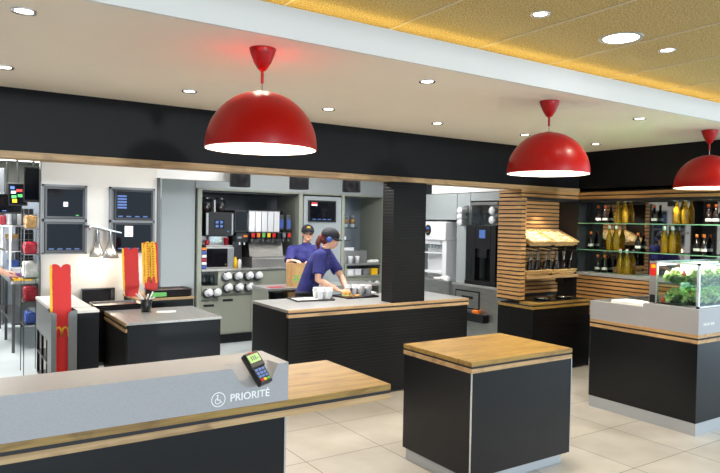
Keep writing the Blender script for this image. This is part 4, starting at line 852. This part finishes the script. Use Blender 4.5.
# salad bowls
def salad():
    t = thing('salad_bowl', 'x', 'bowl of salad', (0,0,0))
    mesh('bowl', B().lathe([(0,.0),(.035,0),(.06,.03),(.072,.06),(.069,.06),(.057,.032),(.033,.004),(0,.004)], (0,0,0), 24), 'clearpl', t)
    b = B(); rnd = random.Random(3)
    for k in range(70):
        a = rnd.uniform(0,2*PI); r = rnd.uniform(0,.058); z = .03+rnd.uniform(0,.075)*(1-r/.08); s_ = rnd.uniform(.016,.03)
        m4 = Matrix.Translation((r*math.cos(a), r*math.sin(a), z))@Matrix.Rotation(rnd.uniform(0,6),4,'Z')@Matrix.Rotation(rnd.uniform(-1,1),4,'X')@Matrix.Rotation(rnd.uniform(-1,1),4,'Y')
        g = [[b.bm.verts.new(m4@Vector(((i-1.5)*s_*.6, (j-1.5)*s_*.6, rnd.uniform(-.3,.3)*s_))) for j in range(4)] for i in range(4)]
        for i in range(3):
            for j in range(3): b.bm.faces.new((g[i][j],g[i+1][j],g[i+1][j+1],g[i][j+1]))
    mesh('leaves', b, 'lettuce', t)
    b = B()
    for k in range(5): a = k*1.4; b.sphere((.03*math.cos(a),.03*math.sin(a),.075),(.010,.010,.008),seg=8)
    mesh('garnish', b, 'bread', t); return t
sb = salad(); i = 0
for z, lv in ((1.249,'upper'), (1.078,'lower')):
    for x, xs in ((5.47,'first'), (5.66,'second'), (5.85,'third'), (6.04,'fourth'), (6.23,'fifth')):
        for y, ys in ((2.995,'front'), (3.175,'rear')):
            c = sb if i == 0 else dup(sb); i += 1
            c.location = (x, y, z); c.rotation_euler = (0,0,i*.9); c.scale = (1.22,1.12,1.35); tag(c, f'green salad bowl, {lv} level, {ys} row, {xs} from the left end of the display case', 'bowl of salad', 'salad bowls in the display case')
for k, (x, y, z, l) in enumerate(((5.43,3.27,1.078,'orange tomato wedge nearest the left end pillar in the display case'),(5.52,3.275,1.078,'second orange tomato wedge at the left end of the display case'),(5.42,3.075,1.33,'tomato piece on a salad by the front corner of the display case'))):
    o = mesh('tomato_wedge', B().sphere((x,y,z+.016),(.022,.022,.016),seg=12).sphere((x,y,z+.033),(.012,.012,.016),seg=10), 'tomato', base=(x,y,z)); tag(o, l, 'tomato')

# ============================================================ BACK KITCHEN SEEN AT THE LEFT
t = thing('steel_work_table', 'long stainless work table on legs in the back kitchen at the far left', 'table', (.98,10.2,0))
mesh('top', B().box(.78,9.15,.88,1.16,11.3,.92,0,.003), 'steel', t); mesh('shelf', B().box(.80,9.2,.35,1.15,11.25,.37), 'darksteel', t); mesh('drawer_block', B().box(.90,9.25,.56,1.15,10.2,.88), 'darksteel', t)
for x,y in ((.80,9.17),(1.10,9.17),(.80,10.2),(.80,11.25),(1.10,11.25)): mesh('leg', B().box(x,y,0,x+.035,y+.035,.88), 'darksteel', t)
t = thing('black_crate_shelving', 'tall black crate shelving standing on the stainless table in the back kitchen', 'shelving', (1.08,10.6,.92)); b = B()
for k in range(10): b.box(.98,10.39,.95+k*.09,1.18,10.8,.958+k*.09,1)
for x in (.98,1.045,1.11,1.17): b.box(x,10.385,.92,x+.008,10.392,1.85,1)
b.box(.98,10.4,.92,1.18,10.8,1.85,0); mesh('crates', b, ['blackgap','greypl'], t)
adj = {'crimson':'crimson','whitepl':'white','purplepl':'purple','greypl':'grey','greenpl':'green','kraft':'brown','bluepl':'blue','paper':'pale','yel_card':'yellow'}
t = thing('wall_rack', 'steel rack shelf above the work table in the back kitchen', 'shelf', (.95,10,1.6)); mesh('shelf', B().box(.70,9.6,1.60,.97,11.0,1.62), 'steel', t); mesh('posts', B().box(.80,9.62,.92,.83,9.65,1.6).box(.80,10.95,.92,.83,10.98,1.6), 'steel', t); mesh('lower_shelf', B().box(.79,9.9,1.25,.97,10.98,1.265), 'steel', t)
for k,(x,y,z,w,h,m) in enumerate([(.90,9.45,.92,.2,.07,'purplepl'),(1.07,9.6,.92,.14,.06,'greenpl'),(.90,9.75,.92,.12,.13,'whitepl'),(.90,10.2,.92,.12,.2,'bluepl'),(.88,10.1,1.265,.14,.16,'greypl'),(.90,10.4,1.265,.14,.22,'kraft'),(.92,9.25,.92,.22,.025,'yel_card')]):
    o = mesh('food_container', B().box(x-w/2,y-.1,z,x+w/2,y+.1,z+h*.85,0,min(.01,h*.2)).box(x-w/2-.008,y-.108,z+h*.85,x+w/2+.008,y+.108,z+h), m, base=(x,y,z)); tag(o, f'{adj[m]} food container on the stainless table in the back kitchen', 'container')
for k,(x,m,h) in enumerate(((.74,'crimson',.13),(.81,'whitepl',.2),(.87,'greypl',.16),(.93,'paper',.15))):
    o = mesh('stored_packet', B().box(x-.03,9.7,1.62,x+.03,9.9,1.62+h,0,.015), m, base=(x,9.8,1.62)); tag(o, f'{adj[m]} packet on the steel rack shelf in the back kitchen', 'packet')
# packets kept on a narrow rack behind the edge of the cream wall
t = thing('narrow_rack', 'narrow steel rack of packets behind the left edge of the cream wall', 'rack', (.87,7.95,0)); b = B()
for x,y in ((.79,7.8),(.94,7.8),(.79,8.1),(.94,8.1)): b.box(x,y,0,x+.008,y+.008,1.78)
mesh('posts', b, 'darksteel', t)
for z in (.55,.80,1.06,1.32,1.60): mesh('shelf', B().box(.79,7.8,z,.952,8.112,z+.01), 'darksteel', t)
rnd = random.Random(11)
for k,(z,m,w_,h,l) in enumerate(((1.61,'kraft',.11,.14,'brown packet on the top shelf of the narrow rack'),(1.33,'crimson',.12,.13,'dark red packet on the second shelf of the narrow rack'),(1.07,'paper',.13,.17,'crumpled white bag on the third shelf of the narrow rack'),(.81,'crimson',.12,.15,'dark red crate on the fourth shelf of the narrow rack'),(.56,'bluepl',.1,.12,'blue packet on the lowest shelf of the narrow rack'))):
    b = B().box(.865-w_/2,7.83,z,.865+w_/2,8.05,z+h,0,.02)
    bmesh.ops.subdivide_edges(b.bm, edges=b.bm.edges[:], cuts=2, use_grid_fill=True)
    for v in b.bm.verts:
        if v.co.z > z+.02: v.co += Vector([rnd.uniform(-.009,.009) for _ in range(3)])
    o = mesh('stored_packet', b, m, base=(.865,7.94,z)); tag(o, l, 'packet')
def kscreen(c, w, h, rz, tilt, label, marks):
    t = thing('kitchen_screen', label, 'screen', c); mm = Matrix.Translation(c)@Matrix.Rotation(rz,4,'Z')@Matrix.Rotation(tilt,4,'X')
    mesh('casing', B().box(-w/2,0,-h/2,w/2,.04,h/2,0,.006).xf(mm), 'blackpl', t); mesh('display', B().box(-w/2+.015,-.003,-h/2+.02,w/2-.015,.001,h/2-.015).xf(mm), 'screen', t)
    mesh('hanger', B().box(-.012,.04,0,.012,.06,.55).xf(mm), 'darksteel', t)
    for (u,v,a,b_,m) in marks: mesh('lit_mark', B().box(u*w-a/2,-.005,v*h-b_/2,u*w+a/2,-.003,v*h+b_/2).xf(mm), m, t)
kscreen((.80,8.6,2.0), .20, .27, -.3, .15, 'tilted touch screen with coloured buttons hanging in the back kitchen', [(-.25,.3,.045,.035,'ui_blue'),(.12,.18,.06,.03,'ui_red'),(-.2,.1,.05,.03,'ui_white'),(-.18,-.1,.05,.035,'ui_green'),(.15,-.05,.05,.035,'ui_green'),(-.15,-.28,.05,.04,'yel_card')])
kscreen((.76,9.4,1.90), .34, .26, 0, .1, 'dark screen hanging at the far left edge of the back kitchen', [(-.1,-.35,.05,.01,'ui_blue')])
kscreen((.868,7.75,2.09), .18, .38, -.2, -.12, 'dark panel screen hanging beside the cream wall edge', [])
t = thing('tall_fridge', 'pale tall fridge at the end of the back kitchen', 'fridge', (1.4,12,0)); mesh('body', B().box(.9,11.8,0,2.2,12.5,2.0,0,.01), 'kit_grey2', t); mesh('handle', B().box(1.0,11.76,1.0,1.03,11.8,1.4), 'steel', t)
t = thing('dark_hood', 'dark extraction hood at the end of the back kitchen', 'hood', (.3,12,1.9)); mesh('body', B().box(-1.5,11.6,1.9,.9,12.4,2.5,0,.01), 'kit_dark', t); mesh('duct', B().box(-.4,11.8,2.5,0,12.2,2.749), 'steel', t)
t = thing('grill_line', 'steel cooking line along the far end of the back kitchen', 'cooker', (0,12,0)); mesh('body', B().box(-1.5,11.6,0,.88,12.4,.95,0,.01), 'steel', t); mesh('back_splash', B().box(-1.5,12.38,.95,.88,12.4,1.9), 'darksteel', t)
# ============================================================ PEOPLE
def vox(o, s, it=4):
    baked(o, ('REMESH', dict(mode='VOXEL', voxel_size=s, use_smooth_shade=True)), ('SMOOTH', dict(factor=.5, iterations=it)))
    for p in o.data.polygons: p.use_smooth = True
    return o
def hand(b, wrist, d, palm_n, thumb_s):
    # d: finger direction, palm_n: palm normal, thumb side = cross * thumb_s
    d = Vector(d).normalized(); n = Vector(palm_n); n = (n-d*n.dot(d)).normalized(); s = d.cross(n)*thumb_s; w = Vector(wrist)
    b.loft([w-d*.02, w+d*.02, w+d*.06, w+d*.09], [(.020,.026),(.016,.034),(.014,.040),(.011,.038)], up=n, seg=12)
    for k, L in enumerate((.066, .074, .070, .054)):
        base = w+d*.078+s*(.030-.020*k)
        p1 = base+d*L*.42+n*.006; p2 = p1+(d*.8+n*.6).normalized()*L*.32; p3 = p2+(d*.45+n*.9).normalized()*L*.28
        b.loft([base-d*.01, p1, p2, p3], [.0092,.009,.0082,.0068], seg=8)
    t0 = w+d*.025+s*.028; t1 = t0+(s*.75+d*.6+n*.3).normalized()*.038; t2 = t1+(d*.85+s*.25+n*.45).normalized()*.032
    b.loft([t0-s*.01, t1, t2], [.012,.0105,.008], seg=8)
def person(name, label, J, face, head_tilt, hairm, ponytail, headset, palm):
    t = thing(name, label, 'person', (J['pelvis'][0], J['pelvis'][1], 0))
    V = {k: Vector(v) for k, v in J.items()}; F = Vector(face).normalized(); side = Vector((0,0,1)).cross(F)   # side = person's left
    BF = Vector(J['bf']).normalized(); BS = Vector((0,0,1)).cross(BF)
    nf = V['head']; HM = Matrix.Translation(nf)@Matrix(((side.x, F.x, 0, 0), (side.y, F.y, 0, 0), (side.z, F.z, 1, 0), (0,0,0,1)))@Matrix.Rotation(-head_tilt, 4, 'X')
    def torso(b, e=0, z0=None):
        pel, wst, cst, nk = V['pelvis'], V['waist'], V['chest'], V['neck']
        up_ch = cst.lerp(nk, .55)
        pts = [pel-Vector((0,0,.12)), pel, wst, cst, up_ch, nk-Vector((0,0,.015))]
        b.loft(pts, [(.09+e,.155+e),(.105+e,.165+e),(.095+e,.135+e),(.112+e,.158+e),(.09+e,.15+e),(.045+e,.07+e)], up=BF, seg=24)
        for s_ in (-1, 1): b.sphere(cst+BF*.07+BS*.07*s_+Vector((0,0,.0)), (.062+e,.062+e,.065+e), seg=16)
        for k in ('r', 'l'): b.loft([up_ch, V[k+'sh']], [.07+e,.055+e], seg=14)
    b = B(); torso(b)
    b.loft([V['neck']-Vector((0,0,.04)), V['neck']+Vector((0,0,.02)), V['head']-Vector((0,0,.05))-F*.02], [.058,.050,.052], seg=16)
    for k, s_ in (('r', -1), ('l', 1)):
        sh, el, wr = V[k+'sh'], V[k+'el'], V[k+'wr']
        b.loft([sh, sh.lerp(el,.5), el, el.lerp(wr,.3), el.lerp(wr,.75), wr], [.052,.045,.037,.039,.030,.024], seg=14)
        hand(b, wr, V[k+'fg']-wr, palm[k], palm[k+'t'])
        hip = V['pelvis']+BS*.09*s_; kn = Vector((hip.x, hip.y, .50))+BF*.03; an = Vector((hip.x, hip.y, .09))
        b.loft([hip, hip.lerp(kn,.5), kn, kn.lerp(an,.3), an], [.095,.08,.058,.056,.038], seg=14)
        b.loft([an+Vector((0,0,-.02))-BF*.04, an+BF*.06+Vector((0,0,-.045)), an+BF*.15+Vector((0,0,-.06))], [(.035,.038),(.035,.042),(.022,.035)], seg=12)
    # head: skull, jaw, nose, ears
    def hs(c, r): b.sphere((0,0,0), 1, seg=24, M4=HM@Matrix.Translation(c)@Matrix.Diagonal((*r,1)))
    hs((0,-.012,.035),(.074,.094,.088)); hs((0,.012,-.03),(.060,.070,.080)); hs((0,.045,-.078),(.030,.030,.026)); hs((0,.078,-.010),(.011,.016,.026)); hs((0,.090,-.026),(.014,.014,.011))
    hs((0,.064,.022),(.050,.022,.012)); hs((.036,.052,-.028),(.026,.026,.024)); hs((-.036,.052,-.028),(.026,.026,.024)); hs((0,.072,-.053),(.024,.012,.012))
    for s_ in (-1, 1): hs((.074*s_,-.008,-.005),(.010,.020,.030))
    body = mesh('body', b, 'skin', t); vox(body, .0062, 5)
    # face details
    def part(nm, b, m, par=t): return mesh(nm, b, m, par)
    for s_ in (-1, 1):
        b = B(); b.sphere((0,0,0), 1, seg=14, M4=HM@Matrix.Translation((.030*s_,.0655,.002))@Matrix.Diagonal((.013,.009,.0075,1))); e_ = part('eye', b, 'eye')
        b = B(); b.sphere((0,0,0), 1, seg=12, M4=HM@Matrix.Translation((.030*s_,.0725,.001))@Matrix.Diagonal((.006,.003,.006,1))); part('iris', b, 'iris', e_)
        b = B(); b.loft([HM@Vector((.014*s_,.082,.021)), HM@Vector((.032*s_,.080,.026)), HM@Vector((.050*s_,.068,.020))], [.0025,.003,.0018], seg=6); part('eyebrow', b, hairm)
    b = B(); b.loft([HM@Vector((-.022,.078,-.054)), HM@Vector((0,.086,-.052)), HM@Vector((.022,.078,-.054))], [.002,.0055,.002], seg=8); part('lips', b, 'lips')
    # hair
    b = B()
    def hh(c, r, bb=None): (bb or b).sphere((0,0,0), 1, seg=20, M4=HM@Matrix.Translation(c)@Matrix.Diagonal((*r,1)))
    hh((0,-.030,.025),(.082,.086,.080)); hh((0,-.055,-.02),(.068,.055,.06))
    for s_ in (-1,1): hh((.066*s_,.018,.03),(.014,.026,.03))
    if ponytail: hh((0,-.115,-.01),(.035,.04,.04)); hh((-.005,-.135,-.06),(.034,.032,.055)); hh((0,-.125,-.11),(.02,.02,.04))
    o = part('hair', b, hairm); vox(o, .006, 2)
    # cap
    b = B(); prof = [(.0,.088)]
    for k in range(1, 10): a = PI/2*k/9; prof.append((math.sin(a), .088*math.cos(a)))
    prof = [(r*1.0, z) for r, z in prof]+[(1.0,-.022),(.96,-.022)]
    b.lathe(prof, (0,0,0), 32, M4=HM@Matrix.Translation((0,-.014,.045))@Matrix.Diagonal((.088,.108,1,1)))
    cp = part('cap', b, 'cap')
    b = B(); n = 14; ra = []; rb = []
    for k in range(n+1):
        a = math.radians(20+140*k/n); u = math.cos(a); v = math.sin(a)
        ra.append((u*.084, -.014+v*.102)); rb.append((u*.074, .035+v*.105))
    for zz, dz in ((.022, .0), ):
        A = [b.bm.verts.new(HM@Vector((x,y,.026+.008*abs(x)/.08*-1))) for x, y in ra]; Bv = [b.bm.verts.new(HM@Vector((x,y,.012-.020*(abs(x)/.08)**2))) for x, y in rb]
        A2 = [b.bm.verts.new(HM@Vector((x,y,.020-.008*abs(x)/.08))) for x, y in ra]; B2 = [b.bm.verts.new(HM@Vector((x,y,.008-.020*(abs(x)/.08)**2))) for x, y in rb]
        for k in range(n):
            b.bm.faces.new((A[k],A[k+1],Bv[k+1],Bv[k])); b.bm.faces.new((A2[k],B2[k],B2[k+1],A2[k+1])); b.bm.faces.new((Bv[k],Bv[k+1],B2[k+1],B2[k])); b.bm.faces.new((A[k],A2[k],A2[k+1],A[k+1]))
        b.bm.faces.new((A[0],Bv[0],B2[0],A2[0])); b.bm.faces.new((A[n],A2[n],B2[n],Bv[n]))
    part('cap_brim', b, 'cap', cp)
    b = arches(B(), 0, 0, .040, .026, .007, 0, .004); b.xf(HM@Matrix.Translation((0,.0965,.068))@Matrix.Rotation(math.radians(35),4,'X')); part('yellow_badge', b, 'yel_card', cp)
    if headset:
        for s_, m in ((1,'bluepl'),(-1,'bluepl')):
            b = B(); b.lathe([(0,0),(.030,0),(.034,.008),(.030,.022),(0,.024)], (0,0,0), 20, M4=HM@Matrix.Translation((.074*s_,-.008,-.004))@Matrix.Rotation(PI/2*s_,4,'Y')); part('earphone', b, m)
        b = B(); b.loft([HM@Vector((.092*math.cos(a),-.040,.118*math.sin(a)+.005)) for a in [PI*k/10 for k in range(11)]], [.006]*11, seg=6); part('headband', b, 'blackpl')
        b = B(); hh((-.03,-.098,.03),(.018,.018,.02), b); part('red_hair_tie', b, 'red_card')
    # polo shirt
    b = B(); torso(b, .014)
    b.loft([V['pelvis']+Vector((0,0,.02)), V['pelvis']-Vector((0,0,.17))], [(.125,.185),(.128,.19)], up=BF, seg=24)
    b.loft([V['neck']-Vector((0,0,.05)), V['neck']-Vector((0,0,.002))], [.075,.066], seg=20)
    for k in ('r','l'): sh, el = V[k+'sh'], V[k+'el']; b.loft([sh+Vector((0,0,.0)), sh.lerp(el,.45), sh.lerp(el,.78)], [.068,.066,.070], seg=16); b.sphere(sh, .066, seg=16)
    o = part('polo_shirt', b, 'navy'); vox(o, .008, 5)
    b = B(); cpt = V['neck']
    b.lathe([(.060,-.012),(.066,.012),(.060,.014),(.054,-.01)], cpt, 24); part('collar', b, 'navy', o)
    # trousers and shoes
    b = B()
    for s_ in (-1, 1):
        hip = V['pelvis']+BS*.09*s_; kn = Vector((hip.x, hip.y, .50))+BF*.03; an = Vector((hip.x, hip.y, .09))
        b.loft([hip+Vector((0,0,.02)), hip.lerp(kn,.5), kn, an], [.108,.095,.072,.06], seg=16)
    b.loft([V['pelvis']+Vector((0,0,.03)), V['pelvis']-Vector((0,0,.12))], [(.115,.172),(.112,.168)], up=BF, seg=20)
    o = part('trousers', b, 'trousers'); vox(o, .010, 3)
    b = B()
    for s_ in (-1, 1):
        an = V['pelvis']+BS*.09*s_; an.z = .045
        b.loft([an-BF*.075, an-BF*.03, an+BF*.06, an+BF*.16, an+BF*.19], [(.035,.03),(.045,.04),(.042,.045),(.03,.042),(.012,.02)], seg=14)
    part('shoes', b, 'blackpl'); return t
person('person', 'worker in navy polo, black cap and blue headset leaning over the trays',
    dict(pelvis=(3.53,6.42,.93), waist=(3.56,6.39,1.08), chest=(3.63,6.35,1.25), neck=(3.70,6.31,1.42), head=(3.755,6.275,1.545), bf=(.72,-.69,0),
         rsh=(3.56,6.19,1.365), rel=(3.505,6.12,1.10), rwr=(3.675,5.975,.995), rfg=(3.76,5.93,.96),
         lsh=(3.80,6.43,1.365), lel=(3.90,6.27,1.11), lwr=(3.82,6.03,1.0), lfg=(3.78,5.93,.965)),
    (.80,-.60,0), math.radians(10), 'hair_red', True, True, dict(r=(0,.2,-1), rt=1, l=(0,.2,-1), lt=-1))
person('person', 'worker in navy polo and black cap holding the kraft paper bag, further back',
    dict(pelvis=(4.26,7.80,.93), waist=(4.25,7.79,1.08), chest=(4.24,7.77,1.24), neck=(4.25,7.75,1.43), head=(4.255,7.73,1.57), bf=(-.35,-.93,0),
         rsh=(4.06,7.83,1.345), rel=(3.93,7.66,1.16), rwr=(3.81,7.33,1.235), rfg=(3.87,7.17,1.235),
         lsh=(4.43,7.68,1.345), lel=(4.30,7.47,1.16), lwr=(4.06,7.27,1.225), lfg=(3.94,7.17,1.225)),
    (-.38,-.92,0), math.radians(-6), 'hair_dark', False, False, dict(r=(0,0,-1), rt=1, l=(0,0,-1), lt=-1))

person('person', 'worker in navy polo at the far left edge, reaching over the stainless table',
    dict(pelvis=(.42,9.32,.93), waist=(.43,9.31,1.08), chest=(.46,9.30,1.24), neck=(.49,9.30,1.42), head=(.51,9.30,1.55), bf=(.97,-.05,0),
         rsh=(.50,9.11,1.35), rel=(.58,9.04,1.10), rwr=(.76,9.12,1.0), rfg=(.85,9.18,.98),
         lsh=(.50,9.48,1.35), lel=(.58,9.54,1.10), lwr=(.74,9.42,1.02), lfg=(.82,9.38,1.02)),
    (.95,-.1,0), math.radians(12), 'hair_dark', False, False, dict(r=(0,0,-1), rt=1, l=(0,0,-1), lt=-1))
o = mesh('hanging_speaker', B().box(4.55,5.56,2.07,4.64,5.66,2.749,0,.004), 'blackpl', base=(4.6,5.6,2.4)); tag(o, 'small black box hanging behind the bulkhead just right of the column', 'speaker')
# ============================================================ LIGHT AND CAMERA
w = bpy.data.worlds.new('World'); bpy.context.scene.world = w; w.use_nodes = True
w.node_tree.nodes['Background'].inputs[0].default_value = (.66, .84, 1.0, 1); w.node_tree.nodes['Background'].inputs[1].default_value = 1.45
sx, sz = .10, 3.5
lamp('low_daylight', 'SUN', (2,-8,3), .75, (.9,.95,1), rot=(math.radians(90-1.6), 0, math.radians(-.8)), angle=math.radians(2.5))
cam = bpy.data.cameras.new('Camera'); co = bpy.data.objects.new('Camera', cam); C.objects.link(co)
cam.sensor_fit = 'HORIZONTAL'; cam.sensor_width = 36; cam.lens = 640.0/720*36; cam.clip_end = 100
yaw, p, r = [math.radians(a) for a in (33.5, -1.33, 1.02)]
f = Vector((math.sin(yaw)*math.cos(p), math.cos(yaw)*math.cos(p), math.sin(p))); rt = Vector((math.cos(yaw), -math.sin(yaw), 0)); up = rt.cross(f)
R2 = rt*math.cos(r)+up*math.sin(r); U2 = -rt*math.sin(r)+up*math.cos(r)
mw = Matrix((R2, U2, -f)).transposed().to_4x4(); mw.translation = (0, 0, 1.75); co.matrix_world = mw
bpy.context.scene.camera = co
vs = bpy.context.scene.view_settings; vs.view_transform = 'Standard'; vs.look = 'None'; vs.gamma = 1; vs.exposure = .62; vs.use_curve_mapping = False
